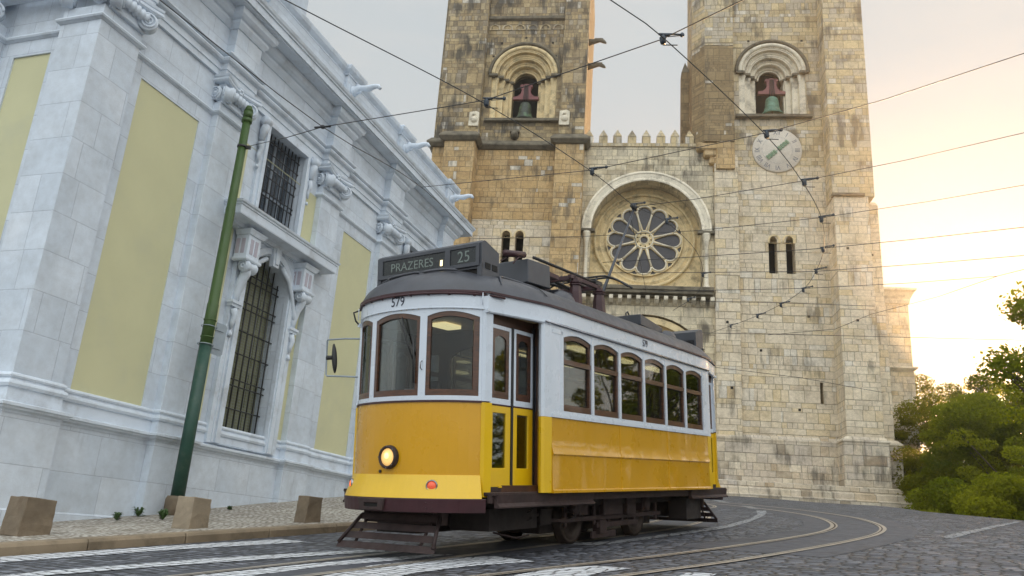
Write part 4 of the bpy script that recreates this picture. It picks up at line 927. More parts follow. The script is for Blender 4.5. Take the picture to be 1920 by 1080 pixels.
# ================================================================== TRAM
def FC(y): return (4.03-.38*y*y-.2*y**6, y)
def frange(a, b, n): return [a+(b-a)*i/n for i in range(n+1)]
def build_tram():
    T = thing('tram', 'yellow and white vintage tram number 579 coming down the curved street with its headlamp on', 'tram', TRAM_M)
    mir = lambda sx, sy: (lambda p: (p[0]*sx, p[1]*sy, p[2]))
    F = lambda a, b, n=10: [FC(y) for y in frange(a, b, n)]
    OUT = [FC(y) for y in frange(-.9, .9, 24)]+[(3.58, .955), (3.45, .985), (3.25, 1.03), (3.0, 1.085), (2.8, 1.13), (2.6, 1.16), (2.3, 1.175)]
    half = OUT+[(-p[0], p[1]) for p in reversed(OUT[24:])]          # nose -> +Y side -> rear corner
    ring = OUT[12:]+[(-x, y) for x, y in reversed(OUT[12:])]          # from nose (y=0) along +Y to the rear nose
    full = ring+[(x, -y) for x, y in reversed(ring)][1:-1]
    def ring_shell(zlo, zhi, o0, o1): 
        m = MB(); P = full+[full[0]]; m.shell(P, zlo, zhi, o0, o1); return m
    ring_shell(2.685, 2.865, -.03, .012).build('roof_fascia', m_white, T)
    m = MB(); m.prism(full, 2.675, 2.69, 'z'); m.build('ceiling', m_ceil, T)
    m = ring_shell(2.86, 2.885, -.05, .035); m.tube([(x*1.0, y, 2.895) for x, y in full], .012, 6, close=True); m.build('eaves_moulding', m_maroon, T)
    # roof dome
    vs = []; fs = []; n = len(full); K = 14
    for k in range(K+1):
        lam = (k/K)**1.6 if k else 0; r = 1-lam; h = .40*math.sqrt(max(0, 1-r*r))
        for x, y in full:
            mx = max(-2.95, min(2.95, x)); d = 1.02 if k == 0 else 1.0
            vs.append((mx+(x-mx)*r*d, y*r*d, 2.895+h+(.0 if k else -.01)))
    for k in range(K):
        for i in range(n): j = (i+1) % n; fs.append((k*n+i, k*n+j, (k+1)*n+j, (k+1)*n+i))
    rf = MB(); rf.add(vs, fs, True); roof = rf.build('roof', m_roof, T)
    def roofz(x, y):
        hw = 1.17; r = min(.999, math.sqrt((y/hw)**2+(max(0, abs(x)-2.95)/1.08)**2)); return 2.895+.40*math.sqrt(1-r*r)
    # crescent welts on the dome ends and panel seams
    for sx in (1, -1):
        for a, b in ((-.92, -.42), (-.38, .12), (.16, .62)):
            pts = []
            for t in frange(0, 1, 14):
                y = a+(b-a)*t; q = .78-.10*math.sin(PI*t); fx, fy = FC(y); mx = 2.95; x = mx+(fx-mx)*q*1.0; yy = fy*q/ .84
                pts.append((sx*x, sx*yy, 2.9+.40*math.sqrt(max(0, 1-q*q))+.012))
            w_ = MB(); w_.tube(pts, [.006]+[.016]*13+[.006], 6); w_.build('roof_welt', m_roof, roof)
        pts = []
        for t in frange(0, 1, 12): q = .97-.25*math.sin(PI*t); pts.append((sx*(3.35-.75*t), sx*(1.0+.12*t)*q, 2.9+.40*math.sqrt(max(0, 1-q*q))+.01))
        w_ = MB(); w_.tube(pts, [.006]+[.016]*11+[.006], 6); w_.build('roof_welt', m_roof, roof)
        w_ = MB(); w_.tube([(sx*2.62, sx*y, roofz(2.62, y)+.002) for y in frange(1.14, .2, 14)], .006, 5); w_.build('roof_seam', m_roof, roof)
    # gutter rod along the front
    for s in (1, -1):
        g = MB(); g.tube([(s*(FC(y)[0]+.035), s*y, 2.845) for y in frange(-.93, .93, 24)]+[(s*3.52, s*1.0, 2.838), (s*3.38, s*1.04, 2.835)], .014, 6); 
        for y in frange(-.85, .85, 8): g.box(-.01, .02, -.008, .008, -.02, .03, xf=lambda p, y=y: (s*(FC(y)[0]+.02+p[0]), s*(y+p[1]), 2.845+p[2]))
        g.build('gutter_rod', m_maroon, T)
    # ----- ends
    TX = MB()
    wins = [(-.885, -.405), (-.325, .325), (.405, .885)]
    for s in (1, -1):
        X = (lambda p: p) if s == 1 else (lambda p: (-p[0], -p[1], p[2]))
        m = MB(); m.shell(F(-.93, .905, 22), .88, 1.655, -.03, .0, xf=X); m.build('front_panel', m_yellow, T)
        m = MB(); m.shell(F(-.93, .905, 22), .645, .885, -.02, .006, .095, xf=X); m.build('flared_apron', m_yellow2, T)  # lighter colour stands in for sky mirrored by the tilted band
        m = MB(); m.shell([FC(y) for y in frange(-.96, .93, 22)], .50, .642, -.10, .10, .085, xf=X); bp = m.build('bumper', m_maroon, T, bevel=.006)
        m = MB()
        for dy in (-.74, .55):
            for a in (-.03, .03):
                for z in (.545, .60): m.lathe([(0, .0), (.011, .0), (.008, .008), (0, .01)], 6, 'x', (FC(dy+a)[0]+.098, dy+a, z), xf=X)
        m.build('bolts', m_maroon, bp)
        m = MB(); cx = FC(-.12)[0]+.10; m.prism([(-.30, .51), (.02, .51), (.05, .635), (-.33, .635)], cx-.03, cx+.028, 'x', xf=X, holes=[[(-.235, .545), (-.045, .545), (-.045, .585), (-.235, .585)]]); m.build('coupler_pocket', m_maroond, bp, bevel=.008)
        m = MB(); m.box(cx-.028, cx+.006, -.24, -.04, .54, .59, xf=X); m.build('coupler_slot', m_dark, bp)
        m = MB(); m.shell(F(-.95, .95, 22), 1.652, 1.672, -.03, .014, xf=X); m.build('waist_line', m_maroon, T)
        m = MB(); m.shell(F(-.94, .93, 22), 1.672, 1.722, -.05, .004, xf=X)
        for a, b in ((-.95, -.885), (-.405, -.325), (.325, .405), (.885, .935)): m.shell(F(a, b, 3), 1.70, 2.69, -.05, .0, xf=X)
        for a, b in wins:
            P = frange(a, b, 12); c = (a+b)/2; hw = (b-a)/2; m.shell([FC(y) for y in P], [2.595+.055*(1-((y-c)/hw)**2) for y in P], 2.69, -.05, .0, xf=X)
        for y in (-.365, .365):
            for z in (1.75, 2.64): m.lathe([(0, 0), (.006, 0), (.004, .004), (0, .005)], 6, 'x', (FC(y)[0]+.001, y, z), xf=X)
        m.build('windscreen_surround', m_white, T)
        m = MB(); m.shell(F(-.95, .93, 22), 2.682, 2.692, -.02, .02, xf=X); m.build('cover_strip', m_white, T)
        for a, b in wins:
            c = (a+b)/2; hw = (b-a)/2; P = frange(a, b, 12); ar = lambda y, c=c, hw=hw: 2.595+.055*(1-((y-c)/hw)**2)
            m = MB(); m.shell(F(a, b, 8), 1.722, 1.79, -.048, -.008, xf=X); m.shell(F(a, a+.042, 2), 1.79, 2.6, -.048, -.008, xf=X); m.shell(F(b-.042, b, 2), 1.79, 2.6, -.048, -.008, xf=X)
            m.shell([FC(y) for y in P], [ar(y)-.055 for y in P], [ar(y)+.003 for y in P], -.048, -.008, xf=X); wf = m.build('windscreen_frame', m_wood, T)
            m = MB(); P2 = frange(a+.03, b-.03, 10); m.shell([FC(y) for y in P2], 1.78, [ar(y)-.045 for y in P2], -.034, -.029, xf=X); m.build('windscreen_glass', m_glass, wf)
        # corner pillars
        for sy in (1, -1):
            X2 = (lambda p, sy=sy, s=s: (p[0]*s, p[1]*sy, p[2]))
            pil = [FC(.905), (3.60, .945), (3.50, .965)]
            m = MB(); m.shell(pil, 1.67, 2.68, -.045, .004, xf=X2); m.build('corner_pillar', m_white, T)
            m = MB(); m.shell(pil, .66, 1.655, -.045, .006, xf=X2); m.build('corner_pillar', m_yellow2, T)
            m = MB(); m.tube([(3.66, .935, 2.72), (3.66, .935, 2.86)], .006, 5, xf=X2); m.build('drain_pipe', m_white, T)
            # door
            D = None
            for i, (x0, x1) in enumerate(((3.075, 3.495), (2.63, 3.035))):
                y = .935 if i == 0 else .95
                w0 = .095 if i == 0 else .10
                m = MB(); m.prism(rect(x0, x1, .775, 1.640), y-.035, y, holes=[rect(x0+w0, x1-w0+.03, .965, 1.56)], xf=X2); D = m.build('door_leaf', m_yellow2, T, bevel=.004)
                m = MB(); m.box(x0+w0-.01, x1-w0+.04, y-.022, y-.016, .955, 1.57, xf=X2); m.build('lower_pane', m_glass, D)
                m = MB(); m.box(x0, x1, y-.036, y+.002, 1.640, 1.655, xf=X2); m.build('waist_line', m_maroon, D)
                m = MB(); m.prism(rect(x0, x1, 1.655, 2.545), y-.035, y, holes=[rect(x0+.04, x1-.04, 1.72, 2.50)], xf=X2); m.build('upper_frame', m_white, D, bevel=.003)
                m = MB(); m.prism(rect(x0+.04, x1-.04, 1.72, 2.50), y-.03, y-.006, holes=[[(x0+w0, 1.80), (x1-w0+.0, 1.80), (x1-w0+.0, 2.37)]+arc((x0+x1)/2+.0, 2.37, (x1-x0)/2-w0, 0, PI, 8, .06)[1:-1]+[(x0+w0, 2.37)]], xf=X2); m.build('wood_frame', m_wood, D)
                m = MB(); m.box(x0+w0-.02, x1-w0+.02, y-.02, y-.015, 1.78, 2.45, xf=X2); m.build('upper_pane', m_glass, D)
                m = MB(); m.box(x0, x1, y-.004, y+.004, .765, .785, xf=X2); m.box((x0+x1)/2-.03, (x0+x1)/2+.03, y, y+.015, .755, .775, xf=X2); m.build('kick_strip', m_yellow2, D)
            m = MB(); m.box(3.035, 3.075, .90, .945, .775, 2.55, xf=X2); m.box(2.575, 2.63, .90, .96, .74, 2.62, xf=X2); m.build('door_seal', m_black, T)
            m = MB(); m.box(2.56, 3.52, .86, .93, 2.545, 2.68, xf=X2); m.build('door_header', m_woodd, T)
            m = MB(); m.box(2.545, 2.59, .93, 1.04, .73, 2.67, xf=X2); m.build('door_post', m_signgrey, T)
            m = MB(); m.shell([(2.60, 1.0), (2.735, 1.10), (2.745, 1.135), (2.72, 1.165), (2.56, 1.17)], .70, 1.555, -.03, .0, xf=X2); m.build('body_corner', m_yellow2, T)
            m = MB(); m.shell([(2.60, 1.0), (2.735, 1.10), (2.745, 1.135), (2.72, 1.165), (2.56, 1.168)], 1.557, 2.68, -.03, .0, xf=X2); m.build('body_corner', m_white, T)
            # curved hood moulding above the door
            m = MB(); hp = [(3.62, .96)]+[p for p in OUT[25:31]]; m.shell(hp, 2.645, 2.688, -.02, .022, xf=X2); m.shell(hp, 2.655, 2.662, -.02, .03, xf=X2); m.build('door_hood', m_white, T)
            # step
            m = MB(); m.box(2.56, 3.60, .80, 1.09, .675, .71, xf=X2); m.box(2.62, 3.5, .80, .94, .71, .765, xf=X2); m.build('door_step', m_maroond, T, bevel=.005)
        # headlamp and signals
        H = MB(); hx = FC(0)[0]; H.lathe([(.085, -.02), (.118, -.02), (.128, .0), (.124, .045), (.108, .062), (.096, .05), (.09, .0)], 28, 'x', (hx, 0, 1.066), xf=X); hl = H.build('headlamp', m_maroond, T)
        H = MB(); H.lathe([(0, .052), (.05, .048), (.094, .034), (.094, .0)], 24, 'x', (hx, 0, 1.066), xf=X); H.build('lens', m_headg if s == 1 else m_sign, hl)
        if s == 1: H = MB(); H.lathe([(0, .062), (.02, .06), (.034, .052), (0, .05)], 14, 'x', (hx, .0, 1.08)); H.build('bulb', m_headl, hl)
        H = MB()
        for a in frange(0, 2*PI, 8)[:-1]: H.lathe([(0, 0), (.007, 0), (.005, .006), (0, .008)], 6, 'x', (hx+.055, .114*math.cos(a), 1.066+.114*math.sin(a)), xf=X)
        H.build('lamp_screws', m_chrome, hl)
        H = MB(); H.lathe([(0, 0), (.018, 0), (.018, .012), (.008, .012), (0, .006)], 12, 'x', (FC(-.13)[0], -.13, .915), xf=X); H.build('socket', m_black, T)
        for yy, mt in ((-.70, m_signal), (.54, m_signal2)):
            fx = FC(yy)[0]+.045; ang = math.atan2(.76*yy+1.2*yy**5, 1)
            xf2 = lambda p, fx=fx, yy=yy, ang=ang: X((fx+p[0]*math.cos(ang)-p[1]*math.sin(ang), yy+p[0]*math.sin(ang)+p[1]*math.cos(ang), .772+p[2]-p[0]*.0))
            H = MB(); H.lathe([(.05, -.03), (.062, -.03), (.064, .01), (.056, .022), (.05, .014)], 20, 'x', xf=xf2); sg = H.build('indicator_lamp', m_chrome, T); H = MB(); H.lathe([(0, .026), (.03, .022), (.051, .01), (.051, -.01)], 18, 'x', xf=xf2); H.build('lens', mt if s == 1 else m_signal2, sg)
        # number on the fascia
        vs, fs = text_mb('579', .15, .004, .88); yc = .03
        m = MB(); m.add(vs, fs, False, lambda p: X((FC(yc+p[0])[0]+.015+p[2]*.5, yc+p[0], 2.775+p[1]))); m.build('fleet_number', m_text, T)
        # wiper
        m = MB(); m.tube([(FC(.24)[0]+.03, .10, 2.60), (FC(.24)[0]+.035, .17, 2.35), (FC(.26)[0]+.03, .27, 2.12)], .008, 6, xf=X); m.tube([(FC(.2)[0]+.03, .05, 2.60), (FC(.24)[0]+.03, .27, 2.14)], .005, 5, xf=X); m.tube([(FC(.28)[0]+.02, .26, 2.38), (FC(.28)[0]+.02, .285, 1.86)], .012, 6, xf=X); m.build('wiper', m_black, T)
        m = MB(); m.tube([(FC(.365)[0]+.002, .365, 2.0), (FC(.365)[0]+.03, .365, 2.02), (FC(.365)[0]+.03, .365, 2.08), (FC(.365)[0]+.002, .365, 2.1)], .006, 6, xf=X); m.build('grab_handle', m_chrome, T)
        # destination box
        bx0, bx1 = 3.16, 3.50
        side = [(bx0, 3.18), (bx1, 3.12), (bx1+.01, 3.50), (bx1-.03, 3.53), (bx1-.07, 3.53), (bx0, 3.44)]
        BOX = MB()
        for yy in (-.8, .77): BOX.prism([(x, z-.0) for x, z in side], yy, yy+.03, 'y', xf=X, holes=[] if yy < 0 else [])
        BOX.prism([(bx1-.02, 3.20), (bx1, 3.20), (bx1+.01, 3.50), (bx1-.03, 3.535), (bx1-.07, 3.535), (bx0, 3.445), (bx0, 3.20), (bx0+.03, 3.20), (bx0+.03, 3.42), (bx1-.07, 3.50), (bx1-.02, 3.48)], -.77, .77, 'y', xf=X)
        db = BOX.build('destination_box', m_signgrey, T)
        m = MB(); m.prism(rect(-.77, .77, 3.225, 3.50), bx1, bx1+.027, 'x', xf=X, holes=[rect(-.70, .27, 3.27, 3.455), rect(.35, .72, 3.27, 3.455)]); m.build('box_front_frame', m_signgrey, db, bevel=.004)
        m = MB(); m.box(bx1-.02, bx1+.013, -.74, .74, 3.24, 3.48, xf=X); m.build('blind', m_sign, db)
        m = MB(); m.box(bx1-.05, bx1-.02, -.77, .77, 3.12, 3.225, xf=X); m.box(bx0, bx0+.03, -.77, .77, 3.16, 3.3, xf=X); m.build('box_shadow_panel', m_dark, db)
        for yy in (-.79, .24, .74):
            m = MB(); m.box(bx1-.02, bx1+.014, yy, yy+.06, 3.10, 3.25, xf=X); m.build('box_leg', m_signgrey, db)
        m = MB()
        for q in (bx1-.16, bx1-.30): m.prism([(q, 3.205), (q+.10, 3.205), (q+.10, 3.275), (q, 3.275)], .8, .806, 'y', xf=X)
        m.build('vent_holes', m_dark, db)
        m = MB(); m.prism(rect(bx0, bx1, 3.10, 3.19), .80, .802, 'y', xf=X)
        m.build('box_skirt', m_signgrey, db)
        if s == 1:
            vs, fs = text_mb('PRAZERES', .15, .003, 1.0); m = MB(); m.add(vs, fs, False, lambda p: (bx1+.0155+p[2]*.5, -.24+p[0], 3.352+p[1])); m.build('destination_lettering', m_signtxt, db)
            vs, fs = text_mb('25', .19, .003, 1.0); m = MB(); m.add(vs, fs, False, lambda p: (bx1+.0155+p[2]*.5, .545+p[0], 3.352+p[1])); m.build('route_number', m_signtxt, db)
            m = MB(); m.box(bx1+.014, bx1+.017, .20, .235, 3.29, 3.36); m.build('blind_lamp', m_lamp, db)
        # lifeguard: four sloping boards
        for i in range(4):
            t = i/3; z = .455-.10*i+.02; x = 3.76+.065*i; a, b = -.62-.052*i, .50+.035*i
            m = MB(); m.box(-.006, .012, a, b, -.035, .033, xf=lambda p, x=x, z=z: X((x+p[0]-p[2]*.5, p[1], z-.05+p[2]))); m.build('lifeguard_board', m_maroond, T)
        m = MB()
        for yy in (-.55, .38): m.tube([(3.70, yy, .46), (3.93, yy-.02, .10)], .018, 6, xf=X)
        m.tube([(3.76, -.61, .44), (3.97, -.76, .14)], .022, 6, xf=X); m.tube([(3.76, .5, .44), (3.97, .59, .14)], .022, 6, xf=X)
        m.tube([(3.70, -.6, .44), (3.70, .48, .44)], .03, 8, xf=X); m.box(3.62, 3.72, -.62, .5, .36, .52, xf=X)
        for yy in (-.58, .42): m.lathe([(0, -.06), (.05, -.05), (.05, .05), (0, .06)], 10, 'z', (3.7, yy, .46), xf=X)
        m.build('lifeguard_frame', m_maroond, T)
        # interior of the platform
        m = MB(); m.prism([(3.25, .80), (3.72, .80), (3.72, 1.60), (3.45, 1.74), (3.30, 1.66), (3.25, 1.3)], -.28, .30, 'y', xf=X); m.box(3.3, 3.6, .35, .75, .8, 1.5, xf=X); m.tube([(3.42, .05, 1.7), (3.38, .05, 1.86)], .05, 10, xf=X); m.build('control_desk', m_woodd, T)
        m = MB(); m.box(3.5, 3.56, -.24, -.1, 1.76, 1.86, xf=X); m.box(3.5, 3.54, -.06, .06, 1.75, 1.82, xf=X); m.box(3.52, 3.56, .62, .8, 1.74, 1.80, xf=X); m.build('papers', m_white, T)
        m = MB(); m.box(2.95, 3.05, -.55, -.15, 1.35, 2.0, xf=X); m.box(2.95, 3.3, -.55, -.15, 1.28, 1.36, xf=X); m.tube([(3.1, -.35, .8), (3.1, -.35, 1.3)], .03, 8, xf=X); m.build('driver_seat', m_black, T, bevel=.03)
        m = MB(); m.prism(rect(-1.1, 1.1, .78, 2.68), 2.56, 2.60, 'x', xf=X, holes=[[(-.36, .8), (.36, .8)]+arc(0, 2.25, .36, 0, PI, 10, .2)[0:1]+arc(0, 2.25, .36, 0, PI, 10, .2)[1:], rect(-.98, -.5, 1.62, 2.4), rect(.5, .98, 1.62, 2.4)]); m.build('bulkhead', m_woodd, T)
    # ----- body sides
    posts = [2.31-.79*k for k in range(7)]
    prof = [(1.12, 1.555), (1.168, 1.555), (1.166, 1.30), (1.172, 1.215), (1.192, 1.150), (1.196, 1.135), (1.178, 1.118), (1.176, 1.0), (1.182, .80), (1.186, .735), (1.20, .722), (1.20, .695), (1.12, .69)]
    for sy in (1, -1):
        X = lambda p, sy=sy: (p[0], p[1]*sy, p[2])
        for a, b in ((.77, 2.555), (-.84, .745), (-2.555, -.865)):
            n = 12; m = MB(); vs = []
            for i in range(n+1):
                x = a+(b-a)*i/n; wv = .004*math.sin(i*1.7+a*3)+.003*math.sin(i*.9)
                e = 1 if 0 < i < n else 0
                for j, (y, z) in enumerate(prof): vs.append((x, y+(wv*e if 1 < j < 9 else 0), z))
            k = len(prof); fs = [(i*k+j, i*k+(j+1) % k, (i+1)*k+(j+1) % k, (i+1)*k+j) for i in range(n) for j in range(k)]+[tuple(range(k))[::-1], tuple(n*k+j for j in range(k))]
            m.add(vs, fs, True, X); o = m.build('side_panel', m_yellows, T); md = o.modifiers.new('e', 'EDGE_SPLIT'); md.split_angle = R_(28)
        m = MB()
        for x in (.757, -.853): m.prism([(y+.004, z) for y, z in prof[1:-1]]+[(1.15, .70), (1.15, 1.55)], x-.02, x+.02, 'x', xf=X)
        m.build('panel_cover_strip', m_yellow, T)
        m = MB(); m.box(-2.56, 2.56, 1.13, 1.185, 1.557, 1.60, xf=X); m.box(-2.56, 2.56, 1.12, 1.168, 1.60, 1.645, xf=X)
        m.box(-2.56, 2.56, 1.12, 1.168, 2.63, 2.68, xf=X)
        m.box(2.335, 2.56, 1.12, 1.166, 1.64, 2.64, xf=X); m.box(-2.56, -2.455, 1.12, 1.166, 1.64, 2.64, xf=X)
        for x in posts: m.box(x-.03, x+.03, 1.12, 1.17, 1.64, 2.64, xf=X)
        for i in range(6):
            a, b = posts[i+1]+.03, posts[i]-.03; c = (a+b)/2; hw = (b-a)/2
            P = frange(a, b, 12); vs = []
            poly = [(a, 2.645), (a, 2.535)]+[(x, 2.535+.06*(1-((x-c)/hw)**2)) for x in P[1:-1]]+[(b, 2.535), (b, 2.645)]
            m.prism(poly, 1.12, 1.166, 'y', xf=X)
        m.build('side_window_surround', m_white, T)
        m = MB(); m.tube([(2.72, 1.185, 2.668), (-2.7, 1.185, 2.668)], .012, 6, xf=X); m.box(-2.7, 2.7, 1.165, 1.178, 2.66, 2.685, xf=X)
        m.build('rain_strip', m_chrome, T)
        for i in range(6):
            a, b = posts[i+1]+.03, posts[i]-.03; c = (a+b)/2; hw = (b-a)/2; ar = lambda x: 2.535+.06*(1-((x-c)/hw)**2)
            m = MB(); m.box(a, a+.045, 1.105, 1.15, 1.645, 2.54, xf=X); m.box(b-.045, b, 1.105, 1.15, 1.645, 2.54, xf=X); m.box(a, b, 1.10, 1.152, 1.645, 1.725, xf=X); m.box(a, b, 1.105, 1.156, 2.215, 2.275, xf=X)
            P = frange(a, b, 12); m.prism([(x, ar(x)+.004) for x in P]+[(x, ar(x)-.06) for x in reversed(P)], 1.105, 1.15, 'y', xf=X)
            wf = m.build('side_window', m_wood, T)
            m = MB(); m.box(a+.03, b-.03, 1.118, 1.122, 1.70, 2.23, xf=X); m.box(a+.03, b-.03, 1.126, 1.130, 2.26, 2.54, xf=X); m.build('window_pane', m_glass, wf)
            m = MB(); m.tube([(a+.05, 1.09, 1.86), (b-.05, 1.09, 1.86)], .012, 6, xf=X); m.build('inner_rail', m_chrome, wf)
        vs, fs = text_mb('579', .14, .005, .85); m = MB(); m.add(vs, fs, False, lambda p, sy=sy: ((-p[0]-.07) if sy > 0 else p[0]-.07, sy*(1.1925+p[2]*.5), 2.775+p[1])); m.build('fleet_number', m_text, T)
        # sole bar, skirts and boxes
        m = MB(); m.prism([(1.06, .69), (1.115, .69), (1.10, .60), (1.13, .565), (1.13, .55), (1.06, .55)], 1.42, 3.56, 'x', xf=X); m.prism([(1.06, .69), (1.115, .69), (1.10, .60), (1.13, .565), (1.13, .55), (1.06, .55)], -3.56, -1.9, 'x', xf=X); m.box(-3.6, 3.6, 1.0, 1.06, .6, .69, xf=X); m.build('sole_bar', m_maroond, T)
    m = MB(); m.prism([(3.45, -.9), (3.45, .9), (2.55, 1.08), (-2.55, 1.08), (-3.45, .9), (-3.45, -.9), (-2.55, -1.08), (2.55, -1.08)], .70, .78, 'z'); m.build('floor', m_woodd, T)
    m = MB(); m.box(-3.3, 3.3, -.7, .7, .50, .70); m.box(-1.8, 1.6, -.42, .42, .16, .6); m.box(-.6, .9, -.95, -.3, .30, .6); m.box(2.2, 3.2, .2, .75, .28, .52); m.box(2.3, 3.3, -.8, -.2, .22, .5); m.box(-3.3, -2.2, -.6, .6, .25, .5); m.build('underframe', m_under, T)
    # interior fittings
    for i in range(6):
        for sy in (1, -1):
            x = 2.0-.79*i; s_ = MB(); s_.box(x-.02, x+.05, sy*.30, sy*1.02, 1.2, 1.78); s_.box(x+.03, x+.42, sy*.30, sy*1.02, 1.14, 1.22); s_.build('seat', m_seat, T, bevel=.02)
            s_ = MB(); s_.tube([(x, sy*.32, 1.72), (x, sy*.34, 1.84), (x, sy*.45, 1.84)], .012, 6); s_.build('seat_handle', m_chrome, T)
    for sy in (1, -1):
        m = MB(); m.box(-2.5, 2.5, sy*1.09, sy*1.11, .78, 1.56); m.build('inner_side_panel', m_woodd, T)
    for x in (1.9, .6, -.7, -2.0):
        for sy in (-.5, .5): m = MB(); m.box(x-.3, x+.3, sy-.07, sy+.07, 2.63, 2.672); m.build('ceiling_lamp', m_lamp, T)
    for sx in (1, -1): m = MB(); m.box(sx*3.1-.16, sx*3.1+.16, -.1, .1, 2.63, 2.672); m.build('ceiling_lamp', m_lamp, T)
    m = MB()
    for sy in (-.45, .45): m.tube([(2.5, sy, 2.42), (-2.5, sy, 2.42)], .014, 6)
    for x in frange(2.2, -2.2, 6):
        for sy in (-.45, .45): m.tube([(x, sy, 2.42), (x, sy, 2.67)], .008, 5)
    m.build('grab_rails', m_chrome, T)
    # truck
    for x in (.93, -1.06):
        for sy in (1, -1):
            m = MB(); m.lathe([(0, -.05), (.10, -.05), (.12, -.02), (.26, -.015), (.27, -.045), (.325, -.045), (.33, .02), (.36, .03), (.36, .05), (0, .05)], 40, 'y', (x, sy*.47, .33), xf=(lambda p, sy=sy: (p[0], (p[1]-.47*sy)*(-sy)+.47*sy, p[2]))); m.build('wheel', m_wheel, T)
            m = MB(); m.lathe([(0, -.08), (.07, -.08), (.10, -.05), (.11, .05), (0, .05)], 16, 'y', (x+.28 if x > 0 else x+.05, sy*.70, .50), xf=lambda p: p); m.box(x-.1, x+.16, sy*.60, sy*.72, .38, .62); m.build('axle_box', m_maroond, T, bevel=.01)
        m = MB(); m.tube([(x, -.45, .33), (x, .45, .33)], .06, 10); m.build('axle', m_under, T)
    for sy in (1, -1):
        m = MB(); m.box(-1.65, 1.5, sy*.62, sy*.68, .30, .36); m.box(-.75, .55, sy*.64, sy*.70, .20, .27)
        for x in (1.35, .55, .12, -.3, -.72, -1.5): m.box(x-.03, x+.03, sy*.63, sy*.67, .24, .66)
        m.box(.3, .5, sy*.60, sy*.72, .12, .30); m.box(-.1, .62, sy*.62, sy*.66, .06, .15)
        m.build('truck_frame', m_maroond, T, bevel=.006)
        m = MB(); m.box(-.15, .42, sy*.66, sy*.74, .36, .62); m.build('equipment_box', m_maroond, T, bevel=.01); m = MB(); m.box(-.62, -.32, sy*.66, sy*.74, .34, .60); m.build('equipment_box', m_maroond, T, bevel=.01)
        m = MB(); m.box(1.85, 2.1, sy*.62, sy*.75, .30, .50); m.box(-2.5, -2.0, sy*.66, sy*.98, .22, .56); m.box(-3.1, -2.62, sy*.6, sy*.8, .2, .52); m.build('equipment_box', m_under, T, bevel=.01)
        m = MB(); m.tube([(1.5, sy*.66, .33), (1.9, sy*.6, .35), (2.5, sy*.5, .42)], .025, 6); m.tube([(2.1, sy*.7, .42), (2.9, sy*.72, .44)], .02, 6); m.tube([(2.9, sy*.72, .3), (2.9, sy*.72, .55)], .02, 6); m.tube([(2.3, sy*.7, .2), (2.6, sy*.72, .18), (2.9, sy*.6, .25)], .012, 5); m.build('brake_rigging', m_maroond, T)
        for x in (2.35, 1.3): 
            m = MB()
            for i in range(3): m.tube([(x+.05*math.cos(t)+.015*i, sy*.72+.05*math.sin(t), .36+.03*t/2) for t in frange(0, 4*PI, 20)], .008, 4)
            m.build('spring', m_under, T)
    # ----- roof equipment
    m = MB(); m.prism([(1.38, 3.40), (1.97, 3.38), (1.97, 3.70), (1.40, 3.72)], -.45, .45, 'y'); m.build('resistor_box', m_signgrey, roof, bevel=.01)
    m = MB(); m.box(1.45, 1.9, -.4, .4, 3.24, 3.39); m.build('box_shadow_gap', m_dark, roof)  # black fill paints the shadow gap beneath the resistor box
    for x, y in ((1.15, .52), (-2.55, .52), (1.15, -.52), (-2.55, -.52)):
        m = MB(); z = roofz(x, y)-.05; m.lathe([(.30, -.0), (.285, .07), (.23, .15), (.13, .21), (0, .23)], 24, 'z', (0, 0, 0), xf=lambda p, x=x, y=y, z=z: (x+p[0]*1.05, y+p[1]*.42, z+p[2]*.85)); m.build('roof_ventilator', m_roof, roof)
    m = MB(); m.box(.65, 1.1, -.4, .42, 3.22, 3.46); m.box(-1.6, .75, -.5, .5, 3.22, 3.32); m.build('equipment_platform', m_roof, roof, bevel=.01)
    m = MB(); m.prism([(-1.55, 3.36), (-2.45, 3.30), (-2.45, 3.44), (-1.55, 3.54)], -.42, .46, 'y'); m.build('lightning_box', m_signgrey, roof, bevel=.01)
    m = MB(); m.box(-1.5, -2.3, -.4, .4, 3.2, 3.34); m.build('box_shadow_gap', m_dark, roof)  # same black fill for the shadow gap below this box
    for x, y in ((.62, .42), (-.12, .42), (.62, -.42), (-.12, -.42)):
        m = MB(); m.lathe([(0, 3.22), (.105, 3.22), (.09, 3.5), (.075, 3.60), (.10, 3.605), (.10, 3.62), (.07, 3.625), (.095, 3.64), (.095, 3.655), (.06, 3.66), (.06, 3.70), (0, 3.70)], 6, 'z', (x, y, 0), smooth=False); m.build('insulator', m_maroon, roof)
    m = MB()
    m.box(-.2, .75, .36, .42, 3.69, 3.75); m.box(-.2, .75, -.42, -.36, 3.69, 3.75); m.box(.6, .66, -.42, .42, 3.69, 3.76); m.box(-.18, -.1, -.42, .42, 3.69, 3.76); m.build('pantograph_base', m_maroon, roof, bevel=.006)
    m = MB(); m.tube([(1.75, .40, 3.77), (-.30, .30, 3.83)], .022, 8); m.tube([(1.75, -.40, 3.77), (-.30, -.30, 3.83)], .022, 8); m.tube([(.65, .2, 3.74), (-.28, .12, 3.78)], .03, 8); m.tube([(.65, -.2, 3.74), (-.28, -.12, 3.78)], .03, 8); m.tube([(1.2, .0, 3.80), (-.2, .0, 3.68)], .028, 8); m.build('pantograph_arm', m_iron, roof)
    m = MB()
    for dx in (-.36, -.22): m.tube([(dx, y, 3.92-.22*max(0, (abs(y)-.42)/.45)**1.6) for y in frange(-.87, .87, 22)], .016, 8)
    for y in (-.3, .3, 0): m.tube([(-.2, y, 3.80), (-.29, y, 3.92)], .014, 6)
